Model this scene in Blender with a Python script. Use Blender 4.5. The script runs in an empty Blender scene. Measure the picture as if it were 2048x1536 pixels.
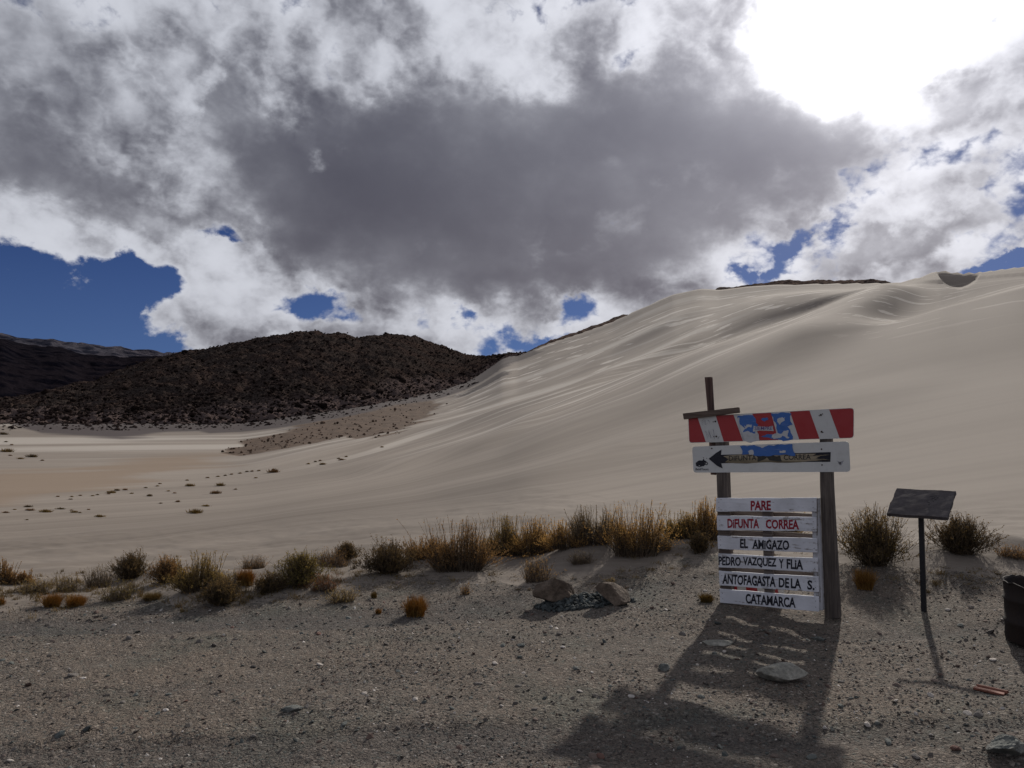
import bpy, math, random
import numpy as np
from mathutils import Vector, Matrix

# ------------------------------------------------------------------ camera
SC = bpy.context.scene
COL = SC.collection
F = 1538.0                       # focal length in photo pixels (2048 wide)
EYE = 1.6
PITCH = math.atan(90.0 / F)
CP, SP = math.cos(PITCH), math.sin(PITCH)
cam = bpy.data.cameras.new('camera')
cam.sensor_width = 36.0
cam.lens = F / 2048.0 * 36.0
cam.clip_start = 0.05
cam.clip_end = 20000.0
cam_o = bpy.data.objects.new('camera', cam)
COL.objects.link(cam_o)
cam_o.location = (0, 0, EYE)
cam_o.rotation_euler = (math.pi / 2 + PITCH, 0, 0)
SC.camera = cam_o


def pdir(px, py):
    """direction seen at a photo pixel"""
    xc, yc = (px - 1024.0) / F, (768.0 - py) / F
    return np.array([xc, CP - yc * SP, SP + yc * CP])


def azel(px, py):
    d = pdir(px, py)
    return math.atan2(d[0], d[1]), math.atan2(d[2], math.hypot(d[0], d[1]))


# ------------------------------------------------------------------ sun, exposure
SUN_AZ, SUN_EL = azel(1715, -10)
sun = bpy.data.lights.new('sun', 'SUN')
sun.energy = 4.2
sun.angle = math.radians(1.1)
sun.color = (1.0, 0.93, 0.84)
sun_o = bpy.data.objects.new('sun', sun)
COL.objects.link(sun_o)
SUND = Vector((math.sin(SUN_AZ) * math.cos(SUN_EL), math.cos(SUN_AZ) * math.cos(SUN_EL), math.sin(SUN_EL)))
sun_o.rotation_euler = SUND.to_track_quat('Z', 'Y').to_euler()
sun_o.location = (20, 40, 60)
SC.view_settings.view_transform = 'Standard'
SC.view_settings.look = 'None'
SC.view_settings.exposure = 0.0
SC.view_settings.gamma = 1.0
SC.view_settings.use_curve_mapping = False
SC.render.engine = 'CYCLES'
SC.cycles.use_denoising = True
SC.cycles.max_bounces = 6
SC.cycles.diffuse_bounces = 3
SC.cycles.transparent_max_bounces = 8


# ------------------------------------------------------------------ node helper
class NT:
    def __init__(self, tree):
        self.t = tree
        self.n = tree.nodes
        self.l = tree.links
        for x in list(self.n):
            self.n.remove(x)

    def new(self, kind, **kw):
        x = self.n.new(kind)
        for k, v in kw.items():
            setattr(x, k, v)
        return x

    def put(self, sock, v):
        if isinstance(v, bpy.types.NodeSocket):
            self.l.new(v, sock)
        elif v is not None:
            sock.default_value = v

    def m(self, op, a, b=None, c=None, clamp=False):
        x = self.new('ShaderNodeMath', operation=op)
        x.use_clamp = clamp
        for i, v in enumerate((a, b, c)):
            if v is not None:
                self.put(x.inputs[i], v)
        return x.outputs[0]

    def v(self, op, a, b=None, out=0):
        x = self.new('ShaderNodeVectorMath', operation=op)
        self.put(x.inputs[0], a)
        if b is not None:
            if op == 'SCALE':
                self.put(x.inputs[3], b)
            else:
                self.put(x.inputs[1], b)
        return x.outputs[out]

    def mix(self, f, a, b, mode='MIX'):
        x = self.new('ShaderNodeMix', data_type='RGBA', blend_type=mode)
        self.put(x.inputs[0], f)
        for s, v in ((x.inputs[6], a), (x.inputs[7], b)):
            if isinstance(v, (tuple, list)) and len(v) == 3:
                v = (*v, 1)
            self.put(s, v)
        return x.outputs[2]

    def ss(self, x, lo, hi, a=0.0, b=1.0):
        r = self.new('ShaderNodeMapRange', interpolation_type='SMOOTHSTEP')
        self.put(r.inputs[0], x)
        for i, v in enumerate((lo, hi, a, b)):
            self.put(r.inputs[i + 1], v)
        return r.outputs[0]

    def noise(self, vec, scale=1.0, detail=4.0, rough=0.5, dist=0.0, color=False, lac=2.0, dims='3D', w=None):
        x = self.new('ShaderNodeTexNoise', noise_dimensions=dims)
        if vec is not None:
            self.put(x.inputs['Vector'], vec)
        x.inputs['Scale'].default_value = scale
        x.inputs['Detail'].default_value = detail
        x.inputs['Roughness'].default_value = rough
        x.inputs['Lacunarity'].default_value = lac
        x.inputs['Distortion'].default_value = dist
        return x.outputs['Color' if color else 'Fac']

    def comb(self, x, y, z=0.0):
        c = self.new('ShaderNodeCombineXYZ')
        for i, v in enumerate((x, y, z)):
            self.put(c.inputs[i], v)
        return c.outputs[0]

    def mapping(self, vec, loc=(0, 0, 0), rot=(0, 0, 0), scale=(1, 1, 1), kind='POINT'):
        x = self.new('ShaderNodeMapping', vector_type=kind)
        self.put(x.inputs['Vector'], vec)
        x.inputs['Location'].default_value = loc
        x.inputs['Rotation'].default_value = rot
        x.inputs['Scale'].default_value = scale
        return x.outputs[0]


# ------------------------------------------------------------------ sky: Nishita sky behind broken cloud
world = bpy.data.worlds.new('World')
SC.world = world
world.use_nodes = True
world.cycles.sampling_method = 'MANUAL'
world.cycles.sample_map_resolution = 512
W = NT(world.node_tree)
WS = 0.1
sky = W.new('ShaderNodeTexSky', sky_type='NISHITA')
sky.sun_disc = False
sky.sun_elevation = SUN_EL
sky.sun_rotation = SUN_AZ
sky.altitude = 3500
sky.air_density = 1.0
sky.dust_density = 0.2
sky.ozone_density = 3.0
geo = W.new('ShaderNodeTexCoord')
D = W.v('NORMALIZE', geo.outputs['Generated'])
sep = W.new('ShaderNodeSeparateXYZ')
W.put(sep.inputs[0], D)
az = W.m('ARCTAN2', sep.outputs[0], sep.outputs[1])
el = W.m('ARCSINE', sep.outputs[2])
P = W.v('MULTIPLY', D, (1.0, 1.0, 1.3))
AE = W.comb(az, el, 0.0)
# ragged edges for the big masses
wob = W.v('SCALE', W.v('SUBTRACT', W.noise(P, 6.0, 7, 0.5, color=True), (0.5, 0.5, 0.5)), 0.15)
wob2 = W.v('SCALE', W.v('SUBTRACT', W.noise(P, 26.0, 7, 0.6, color=True), (0.5, 0.5, 0.5)), 0.06)
AEw = W.v('ADD', AE, W.v('MULTIPLY', W.v('ADD', wob, wob2), (1.0, 0.9, 0.0)))


def blobs(items, start=0.0):
    """sum of soft elliptical masses: px, py, half width, half height (photo px), turn (deg), weight"""
    acc = start
    for (x, y, a, b, rot, w) in items:
        u, v = azel(x, y)
        k = math.cos(u) ** 2
        q = W.mapping(AEw, (u, v, 0), (0, 0, math.radians(rot)), (a / F * k * 1.6, b / F * 1.6, 1), 'TEXTURE')
        g = W.new('ShaderNodeTexGradient', gradient_type='SPHERICAL')
        W.put(g.inputs[0], q)
        acc = W.m('MULTIPLY_ADD', W.ss(g.outputs['Fac'], 0.0, 0.75), w, acc)
    return acc


# where there is cloud (+) and where the blue shows (-)
cover = blobs([
    (70, 600, 250, 92, 0, -1.0), (120, 690, 230, 60, 0, -0.8), (1040, 30, 90, 50, 0, 0.4), (1225, 320, 90, 70, 0, 0.5), (480, 560, 60, 40, 0, 0.3), (1000, 560, 200, 30, 0, 0.2), (285, 550, 80, 50, 20, -0.55), (370, 484, 70, 14, 0, -0.35),
    (480, 482, 110, 26, -12, -0.66), (655, 605, 80, 40, 0, -0.62), (1160, 612, 50, 26, 0, -0.42),
    (930, 628, 24, 14, 0, -0.4), (1080, 672, 56, 24, 25, -0.36), (970, 660, 60, 26, 0, -0.16), (703, 296, 14, 24, 0, -0.5),
    (2000, 528, 90, 15, -4, -0.75), (1500, 558, 80, 12, 6, -0.3), (1690, 440, 90, 18, 38, -0.26), (1590, 510, 60, 12, 35, -0.24),
    (1830, 330, 60, 36, 30, -0.16), (1960, 290, 70, 22, 20, -0.12), (1900, 420, 160, 40, 25, 0.22), (1740, 500, 200, 50, 22, 0.2),
    (940, 90, 60, 50, 0, -0.12), (1060, 60, 80, 40, 0, -0.08), (900, 60, 260, 80, 0, 0.16), (1960, 120, 140, 140, 0, 0.3),
    (330, 690, 60, 40, 0, -0.25), (285, 655, 40, 24, 0, 0.45), (180, 632, 25, 6, 0, 0.3),
    (480, 610, 140, 85, 0, 0.36), (180, 420, 300, 80, 0, 0.4), (1150, 360, 600, 220, 8, 0.6),
    (300, 230, 480, 240, 0, 0.6), (900, 590, 260, 40, -14, 0.2), (1300, 600, 160, 30, 10, 0.25), (640, 660, 80, 30, 0, 0.25), (1500, 80, 200, 120, 0, 0.4),
], 0.58)
# how thick and grey it is
dark = blobs([
    (1150, 375, 520, 180, 7, 0.66), (880, 480, 300, 100, -12, 0.40), (1570, 270, 200, 110, -20, 0.24), (1380, 400, 260, 110, 25, 0.36),
    (1270, 215, 140, 70, 0, 0.30), (1090, 80, 200, 75, 4, -0.40), (820, 120, 180, 60, 0, -0.25), (940, 300, 300, 100, 5, 0.40), (1080, 560, 140, 36, 0, 0.35), (1640, 330, 120, 90, 40, 0.12), (1520, 230, 110, 60, 0, -0.12),
    (640, 350, 160, 110, 30, 0.42), (160, 240, 300, 170, 0, 0.30), (10, 90, 110, 200, 0, 0.36), (430, 140, 90, 150, 30, 0.28), (500, 250, 120, 120, 0, 0.2),
    (120, 350, 260, 40, 0, 0.3), (750, 50, 100, 46, 0, 0.30), (560, 668, 90, 14, 0, 0.25), (460, 430, 150, 40, 0, 0.15), (480, 570, 150, 70, 0, -0.3), (1730, 505, 150, 26, 20, 0.5),
    (1880, 455, 110, 22, 25, 0.35), (1890, 210, 70, 40, 0, 0.5), (2010, 70, 80, 120, 0, 0.25), (300, 450, 120, 26, 0, 0.3), (1290, 40, 150, 40, 0, 0.35),
    (390, 200, 26, 120, -30, -0.36), (300, 120, 80, 60, 20, -0.25), (180, 495, 240, 24, -6, -0.35), (590, 130, 30, 150, 15, -0.5), (60, 150, 50, 60, 0, -0.25),
    (250, 320, 120, 20, 10, -0.2), (650, 330, 20, 17, 0, -1.0), (1750, 60, 190, 130, 0, -0.8), (330, 390, 60, 60, 0, -0.25), (940, 90, 70, 60, 0, 0.3), (2000, 380, 60, 50, 20, 0.3),
], 0.12)


SUNV = (math.sin(SUN_AZ) * math.cos(SUN_EL), math.cos(SUN_AZ) * math.cos(SUN_EL), math.sin(SUN_EL))
tosun = W.v('NORMALIZE', W.v('SUBTRACT', (SUNV[0], SUNV[1], SUNV[2] * 1.3), P))


def puff(vec):
    """billowy cumulus structure: fractal noise with rounded heads"""
    vo = W.new('ShaderNodeTexVoronoi', feature='F1')
    W.put(vo.inputs['Vector'], W.v('ADD', vec, vwarp))
    vo.inputs['Scale'].default_value = 13.0
    vo.inputs['Detail'].default_value = 3.0
    vo.inputs['Roughness'].default_value = 0.55
    bil = W.m('MULTIPLY_ADD', vo.outputs['Distance'], -0.62, 0.80)
    return W.m('MULTIPLY_ADD', W.noise(vec, 11.0, 12, 0.58), 0.66, W.m('MULTIPLY', bil, 0.34))


vwarp = W.v('SCALE', W.v('SUBTRACT', W.noise(P, 14.0, 4, 0.6, color=True), (0.5, 0.5, 0.5)), 0.075)
n0 = puff(P)
relief = W.m('SUBTRACT', n0, puff(W.v('ADD', P, W.v('SCALE', tosun, 0.009))))
r2 = W.m('SUBTRACT', W.noise(P, 9.0, 2, 0.4), W.noise(W.v('ADD', P, W.v('SCALE', tosun, 0.03)), 9.0, 2, 0.4))
d = W.m('MULTIPLY_ADD', n0, 3.4, W.m('ADD', cover, -1.20))
alpha = W.ss(d, 0.30, 0.74)
cosS = W.v('DOT_PRODUCT', D, SUNV, out=1)
ang = W.m('ARCCOSINE', W.m('MINIMUM', cosS, 0.99999))
aur = W.m('EXPONENT', W.m('MULTIPLY', ang, -1 / 0.19))       # broad forward scattering round the sun
core = W.m('EXPONENT', W.m('MULTIPLY', W.m('MULTIPLY', ang, ang), -1 / 0.0072))
soft = W.noise(P, 6.0, 4, 0.48)
heavy = W.ss(dark, 0.22, 0.95)
sw = W.m('SUBTRACT', 1.0, W.m('MULTIPLY', heavy, 0.9))        # heavy cloud is smoother
t1 = W.m('MULTIPLY_ADD', W.m('SUBTRACT', soft, 0.5), 1.5, dark)
t2 = W.m('MULTIPLY', W.m('SUBTRACT', n0, 0.5), 0.9)
t3 = W.m('MULTIPLY', W.m('MULTIPLY_ADD', relief, 5.0, W.m('MULTIPLY', r2, 4.0)), -1.0)
thick = W.m('ADD', W.m('MULTIPLY_ADD', W.m('ADD', t2, t3), sw, t1), W.ss(d, 0.45, 1.2, -0.15, 0.40))
tr = W.m('DIVIDE', 1.0, W.m('ADD', 1.0, W.m('EXPONENT', W.m('MULTIPLY', W.m('SUBTRACT', thick, 0.5), 2.7))))
tk = W.ss(thick, 0.0, 1.4)
lit = W.mix(aur, (0.54, 0.56, 0.60), (1.08, 1.07, 1.09))
base = W.mix(aur, (0.066, 0.068, 0.094), (0.50, 0.49, 0.56))
lowwarm = W.ss(el, 0.10, 0.42, 1.0, 0.0)
base = W.mix(W.m('MULTIPLY', lowwarm, 0.4), base, W.mix(1.0, base, (1.30, 1.08, 0.92), 'MULTIPLY'))
cloud = W.mix(1.0, W.mix(1.0, lit, W.comb(tr, tr, tr), 'MULTIPLY'), base, 'ADD')
glare = W.m('MULTIPLY', core, W.m('SUBTRACT', 2.1, W.m('MULTIPLY', tk, 1.2)))
cloud = W.mix(1.0, cloud, W.comb(glare, glare, glare), 'ADD')
cloud10 = W.v('SCALE', cloud, 1.0 / WS)
skyc = W.mix(1.0, sky.outputs[0], (0.13, 0.185, 0.33), 'MULTIPLY')
gl2 = W.m('MULTIPLY', W.m('MULTIPLY_ADD', core, 1.5, W.m('MULTIPLY', aur, 0.35)), 1.0 / WS)
haze_ = W.ss(el, 0.07, 0.30, 1.0, 0.0)
skyc = W.mix(W.m('MULTIPLY', haze_, 0.22), skyc, (1.3, 1.9, 3.2))
skyc = W.mix(1.0, skyc, W.comb(gl2, gl2, gl2), 'ADD')
final = W.mix(alpha, skyc, cloud10)
# below the horizon: ground-coloured
final = W.mix(W.ss(el, -0.05, 0.0), (0.9, 0.8, 0.7), final)
bg = W.new('ShaderNodeBackground')
W.put(bg.inputs[0], final)
bg.inputs[1].default_value = WS
out = W.new('ShaderNodeOutputWorld')
W.l.new(bg.outputs[0], out.inputs[0])

# ------------------------------------------------------------------ numeric noise
def _hash(ix, iy, seed):
    h = (ix.astype(np.int64) * 374761393 + iy.astype(np.int64) * 668265263 + seed * 1442695041) & 0xFFFFFFFF
    h = ((h ^ (h >> 13)) * 1274126177) & 0xFFFFFFFF
    return ((h ^ (h >> 16)) & 0xFFFFFF) / float(0xFFFFFF)


def vnoise(x, y, seed=0):
    ix, iy = np.floor(x), np.floor(y)
    fx, fy = x - ix, y - iy
    fx = fx * fx * fx * (fx * (fx * 6 - 15) + 10)
    fy = fy * fy * fy * (fy * (fy * 6 - 15) + 10)
    a, b = _hash(ix, iy, seed), _hash(ix + 1, iy, seed)
    c, d = _hash(ix, iy + 1, seed), _hash(ix + 1, iy + 1, seed)
    return (a + (b - a) * fx) * (1 - fy) + (c + (d - c) * fx) * fy - 0.5


def fbm(x, y, oct=4, seed=0, rough=0.5):
    s, a = 0.0, 1.0
    for i in range(oct):
        s = s + a * vnoise(x, y, seed + i * 17)
        x, y = x * 2.03 + 11.3, y * 2.03 - 7.1
        a *= rough
    return s


def sstep(x, a, b):
    t = np.clip((x - a) / (b - a), 0, 1)
    return t * t * (3 - 2 * t)


_tabs = {}
_TG = np.arange(-1600.0, 4600.0, 2.0)


def smoothtab(xs, ys, q, width=40.0):
    """table of points, rounded off over `width`"""
    key = (tuple(xs), tuple(ys), width)
    if key not in _tabs:
        g = np.interp(_TG, xs, ys)
        sg = width * 0.6 / 2.0
        k = np.arange(-int(sg * 3) - 1, int(sg * 3) + 2)
        w = np.exp(-0.5 * (k / sg) ** 2)
        g = np.convolve(np.pad(g, len(k) // 2, mode='edge'), w / w.sum(), 'valid')
        _tabs[key] = g
    return np.interp(np.asarray(q, float), _TG, _tabs[key])


# ------------------------------------------------------------------ relief of the land
# The ground is described round the viewpoint: bearing c (as photo column at the horizon) and
# distance r; every table below gives the apparent height of the land, turned into metres.
def col_of(th):
    return 1024.0 + F * np.tan(np.clip(th, -1.2, 1.2)) / CP


def T_of(th, py):
    """tangent of elevation for a photo row on a bearing"""
    yc = (768.0 - py) / F
    ct = np.cos(np.clip(th, -0.95, 0.95))
    return ct * (yc * CP + SP) / (CP - yc * SP)


def row_of(th, T):
    ct = np.cos(np.clip(th, -0.95, 0.95))
    return 768.0 - F * (-ct * SP + T * CP) / (ct * CP + T * SP)


CREST = [(-900, 830), (-300, 842), (0, 846), (200, 847), (480, 846), (600, 831), (700, 816), (800, 798), (870, 784), (930, 765), (960, 748),
         (985, 731), (1005, 716), (1020, 712), (1035, 711), (1060, 702), (1100, 686), (1160, 667), (1225, 644), (1285, 616), (1350, 588), (1390, 579),
         (1408, 577), (1443, 580), (1500, 573), (1563, 569), (1650, 567), (1748, 566), (1804, 565), (1850, 554), (1887, 540), (1905, 542),
         (1930, 545), (1980, 543), (2048, 534), (2200, 520), (2600, 500), (3600, 560)]
RC = [(-900, 150), (600, 150), (750, 165), (900, 205), (1050, 250), (1250, 275), (1400, 280), (1600, 280), (1887, 262), (2048, 245), (2600, 215)]
YM = [(-900, 1190), (0, 1166), (256, 1160), (512, 1150), (700, 1132), (850, 1122), (1024, 1108), (1200, 1098), (1400, 1085), (1600, 1092), (1800, 1112), (2048, 1108), (3000, 1108)]
RM = [(-900, 10.0), (512, 10.0), (1024, 10.0), (1400, 9.6), (2048, 9.8), (3000, 9.8)]
SG = [0.0, 0.1, 0.25, 0.36, 0.48, 0.62, 0.75, 0.87, 1.0]
GC = [0, 512, 1024, 1400, 2048]
GT = [[0, .04, .19, .33, .49, .64, .76, .86, 1.0],
      [0, .05, .19, .33, .48, .63, .75, .865, 1.0],
      [0, .07, .25, .36, .46, .59, .71, .83, 1.0],
      [0, .04, .13, .23, .35, .51, .65, .79, 1.0],
      [0, .05, .15, .25, .385, .54, .68, .82, 1.0]]


def cubic(xs, ys, q):
    """monotone cubic through xs, ys"""
    xs, ys = np.array(xs, float), np.array(ys, float)
    h = np.diff(xs)
    dl = np.diff(ys) / h
    m = np.zeros_like(xs)
    m[1:-1] = np.where(dl[:-1] * dl[1:] > 0, 2 * dl[:-1] * dl[1:] / (dl[:-1] + dl[1:] + 1e-12), 0)
    m[0], m[-1] = dl[0], dl[-1]
    i = np.clip(np.searchsorted(xs, q) - 1, 0, len(xs) - 2)
    t = (q - xs[i]) / h[i]
    return ((1 + 2 * t) * (1 - t) ** 2 * ys[i] + t * (1 - t) ** 2 * h[i] * m[i]
            + t * t * (3 - 2 * t) * ys[i + 1] + t * t * (t - 1) * h[i] * m[i + 1])


_SF = np.linspace(0, 1, 200)
_GF = np.array([cubic(SG, g, _SF) for g in GT])


def gfun(s, c):
    k = np.clip(np.interp(c, GC, range(5)), 0, 3.9999)
    i = k.astype(int)
    f = k - i
    f = f * f * (3 - 2 * f)
    q = np.clip(s, 0, 1) * 199
    j = np.clip(q.astype(int), 0, 198)
    w = q - j
    a = _GF[i, j] * (1 - w) + _GF[i, j + 1] * w
    b = _GF[i + 1, j] * (1 - w) + _GF[i + 1, j + 1] * w
    return a * (1 - f) + b * f


# long wind-built ridges on the dune face: points (column, row), height, far width, near width
RIDGES = [
    ([(700, 960), (900, 905), (1100, 845), (1285, 775), (1424, 720), (1563, 671), (1679, 624), (1785, 582), (1887, 548)],
     [(700, 0), (1000, 16), (1285, 44), (1424, 64), (1600, 74), (1720, 62), (1800, 36), (1880, 0)], 60, 34),
    ([(1000, 915), (1285, 832), (1450, 778), (1563, 734), (1656, 698), (1771, 655), (1910, 612), (2048, 575), (2200, 548)],
     [(1000, 0), (1285, 20), (1563, 34), (1771, 32), (2048, 26), (2200, 10)], 20, 100),
    ([(1300, 706), (1443, 648), (1530, 616), (1620, 594), (1720, 580)], [(1300, 0), (1400, 10), (1530, 15), (1640, 10), (1720, 0)], 24, 16),
    ([(500, 935), (700, 892), (900, 850), (1100, 797), (1250, 745), (1400, 690)], [(450, 0), (650, 10), (1000, 22), (1200, 18), (1400, 0)], 18, 9),
    ([(700, 922), (900, 876), (1100, 818), (1250, 762)], [(650, 0), (800, 8), (1050, 13), (1250, 0)], 12, 7),
    ([(600, 946), (800, 925), (960, 892), (1100, 845), (1200, 808)], [(600, 0), (800, 11), (1000, 16), (1200, 0)], 16, 9),
    ([(1100, 760), (1200, 715), (1320, 660), (1400, 625)], [(1100, 0), (1200, 9), (1320, 9), (1400, 0)], 12, 8),
    ([(1150, 792), (1250, 750), (1380, 690), (1440, 660)], [(1150, 0), (1250, 9), (1360, 9), (1440, 0)], 12, 8),
    ([(1300, 885), (1500, 842), (1700, 800), (1900, 758)], [(1300, 0), (1500, 8), (1800, 10), (1950, 0)], 24, 24),
    ([(900, 985), (1100, 945), (1300, 885), (1400, 845)], [(850, 0), (1050, 14), (1250, 14), (1400, 0)], 26, 18),
]
# lines along which the wind has combed the sand, from the skyline down to the bank
FLOW = [
    (1.0, [(-600, 950), (0, 950), (500, 935), (700, 892), (900, 850), (1100, 797), (1250, 745), (1400, 690), (1530, 640), (1700, 597), (1850, 566), (2048, 548), (2600, 520)]),
    (2.0, [(-600, 1000), (0, 1000), (500, 975), (700, 950), (900, 905), (1100, 845), (1285, 772), (1424, 716), (1563, 668), (1679, 624), (1785, 584), (1887, 566), (2048, 552), (2600, 528)]),
    (3.0, [(-600, 1045), (0, 1040), (500, 1005), (800, 955), (1000, 900), (1285, 822), (1450, 768), (1563, 724), (1656, 688), (1771, 645), (1910, 604), (2048, 567), (2600, 540)]),
    (5.0, [(-600, 1130), (0, 1110), (300, 1085), (600, 1040), (1100, 985), (1500, 920), (2048, 810), (2600, 760)]),
    (7.0, [(-600, 1240), (3000, 1180)]),
]


def flow(c, py, top):
    ks = [top] + [smoothtab(*zip(*t), c, 40) for _, t in FLOW]
    vs = [0.0] + [v for v, _ in FLOW]
    out = np.full(np.shape(py), vs[-1], float)
    for i in range(len(ks) - 1):
        a, b = ks[i], ks[i + 1]
        b = np.maximum(b, a + 2)
        t = (py - a) / (b - a)
        sel = (py >= a) & (py < b) if i else (py < b)
        out = np.where(sel, vs[i] + t * (vs[i + 1] - vs[i]), out)
    return out


HUMPS = []          # sand hummocks under the shrubs: x, y, radius, height (filled further down)


def height(x, y, want_flow=False):
    x, y = np.asarray(x, float), np.asarray(y, float)
    r = np.hypot(x, y) + 1e-6
    th = np.arctan2(x, y)
    thc = np.clip(th, -0.95, 0.95)
    c = col_of(thc)
    ym = smoothtab(*zip(*YM), c, 60)
    rm = np.interp(c, *zip(*RM))
    yc = smoothtab(*zip(*CREST), c, 7)
    ycs = smoothtab(*zip(*CREST), c, 130)
    rc = smoothtab(*zip(*RC), c, 60)
    hm = EYE + rm * T_of(thc, ym)
    s = np.log(np.maximum(r, rm) / rm) / np.log(rc / rm)
    py = ym + (ycs - ym) * gfun(s, c) + (yc - ycs) * sstep(s, 0.72, 1.0)
    fade = sstep(1.0 - s, 0.0, 0.05)
    q0 = py
    dp = 0.0
    for pts, amps, w1, w2 in RIDGES:
        px, pyy = zip(*pts)
        yr = smoothtab(px, pyy, c, 30)
        A = smoothtab(*zip(*amps), c, 30)
        q = q0 - yr - A * 0.9
        dp = dp - A * np.where(q < 0, np.exp(-(q / w1) ** 2), np.exp(-(q / w2) ** 2))
    # scooped hollow under the highest point
    sb = 30.0 * np.sqrt(np.clip(1 - ((c - np.where(c > 1918, 1918, 1918)) / np.where(c > 1918, 52.0, 33.0)) ** 2, 0, 1))
    t_ = np.clip((q0 - yc) / (0.30 * sb + 0.5), 0, 1)
    in_ = (q0 < yc + sb) & (sb > 0.5)
    py = py + dp * fade
    py = np.where(in_, np.maximum(py, yc + sb * t_ + 0.10 * (q0 - yc) * (t_ >= 1)), py)
    hfar = EYE + np.minimum(r, rc) * T_of(thc, py)
    # beyond the crest the land falls away
    drop = np.interp(c, [900, 1050], [0.01, 0.28])
    beyond = np.maximum(r - rc, 0)
    hfar = np.where(r > rc, np.maximum(hfar - beyond * drop, -6.0), hfar)
    w = sstep(r, rm * 0.55, rm)
    h = np.where(r < rm, hm * w, hfar)
    # off to the sides and behind the viewer the land evens out
    side = sstep(np.abs(th), 1.0, 1.7)
    h = h * (1 - side) + side * np.where(r < 200, 0.0, 0.0)
    # dune-scale unevenness along the wind
    xa, ya = x * WC + y * WSN, -x * WSN + y * WC
    k = sstep(r, 14, 60) * (1 - sstep(s, 0.93, 1.0)) * (r < rc)
    fl = flow(c, q0, yc) + np.maximum(rm - r, 0) * 0.8
    h = h + k * (fbm(xa / 110, fl * 2.1, 1, 5) * 0.0105 * np.minimum(r, 300))
    if want_flow:
        return h, fl
    for hx, hy, hr, hh in HUMPS:
        d2 = ((x - hx) ** 2 + (y - hy) ** 2) / (hr * hr)
        h = h + hh * np.exp(-d2 * 1.6)
    return h


WIND = math.radians(54)      # along-streak direction, from +x
WC, WSN = math.cos(WIND), math.sin(WIND)
EYE3 = np.array([0, 0, EYE])


def hit(px, py, rmax=420.0, rmin=2.0):
    """where the line of sight through a photo pixel meets the land"""
    d = pdir(px, py)
    hd = math.hypot(d[0], d[1])
    d = d / hd
    t = np.exp(np.linspace(math.log(rmin), math.log(rmax), 3000))
    z = EYE + d[2] * t
    g = height(d[0] * t, d[1] * t)
    k = np.where(z < g)[0]
    if len(k) == 0:
        i = 2999
        tt = t[i]
    else:
        i = max(k[0], 1)
        e0, e1 = z[i - 1] - g[i - 1], z[i] - g[i]
        tt = t[i - 1] + (t[i] - t[i - 1]) * e0 / (e0 - e1 + 1e-12)
    return np.array([d[0] * tt, d[1] * tt, float(height(d[0] * tt, d[1] * tt))]), tt

# ------------------------------------------------------------------ object helpers
def tag(o, label=None, cat=None, group=None, kind=None):
    for k, v in (('label', label), ('category', cat), ('group', group), ('kind', kind)):
        if v:
            o[k] = v
    return o


def link(name, me, parent=None, mat=None, loc=None):
    o = bpy.data.objects.new(name, me)
    COL.objects.link(o)
    if mat is not None and me is not None:
        if len(me.materials) == 0:
            me.materials.append(mat)
    if loc is not None:
        o.location = loc
    if parent is not None:
        o.parent = parent
    return o


def mesh_np(name, co, faces, smooth=True, attrs=None, k=4):
    """mesh from arrays; faces is (n, k)"""
    me = bpy.data.meshes.new(name)
    co = np.ascontiguousarray(co, np.float32)
    faces = np.ascontiguousarray(faces, np.int32)
    n = len(faces)
    k = faces.shape[1]
    me.vertices.add(len(co))
    me.vertices.foreach_set('co', co.ravel())
    me.loops.add(n * k)
    me.loops.foreach_set('vertex_index', faces.ravel())
    me.polygons.add(n)
    me.polygons.foreach_set('loop_start', np.arange(0, n * k, k, dtype=np.int32))
    me.polygons.foreach_set('use_smooth', np.full(n, smooth))
    me.update(calc_edges=True)
    for an, (kind, arr) in (attrs or {}).items():
        if kind == 'FLOAT':
            a = me.attributes.new(an, 'FLOAT', 'POINT')
            a.data.foreach_set('value', np.ascontiguousarray(arr, np.float32))
        else:
            a = me.attributes.new(an, 'FLOAT_COLOR', 'POINT')
            a.data.foreach_set('color', np.ascontiguousarray(arr, np.float32).ravel())
    return me


def mat_new(name, rough=0.9, spec=0.2):
    m = bpy.data.materials.new(name)
    m.use_nodes = True
    N = NT(m.node_tree)
    b = N.new('ShaderNodeBsdfPrincipled')
    o = N.new('ShaderNodeOutputMaterial')
    N.l.new(b.outputs[0], o.inputs[0])
    b.inputs['Roughness'].default_value = rough
    b.inputs['Specular IOR Level'].default_value = spec
    return m, N, b


def bump(N, b, h, strength=0.5, dist=0.01, normal=None):
    x = N.new('ShaderNodeBump')
    x.inputs['Strength'].default_value = strength
    x.inputs['Distance'].default_value = dist
    N.put(x.inputs['Height'], h)
    if normal is not None:
        N.put(x.inputs['Normal'], normal)
    if b is not None:
        N.put(b.inputs['Normal'], x.outputs[0])
    return x.outputs[0]


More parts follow.
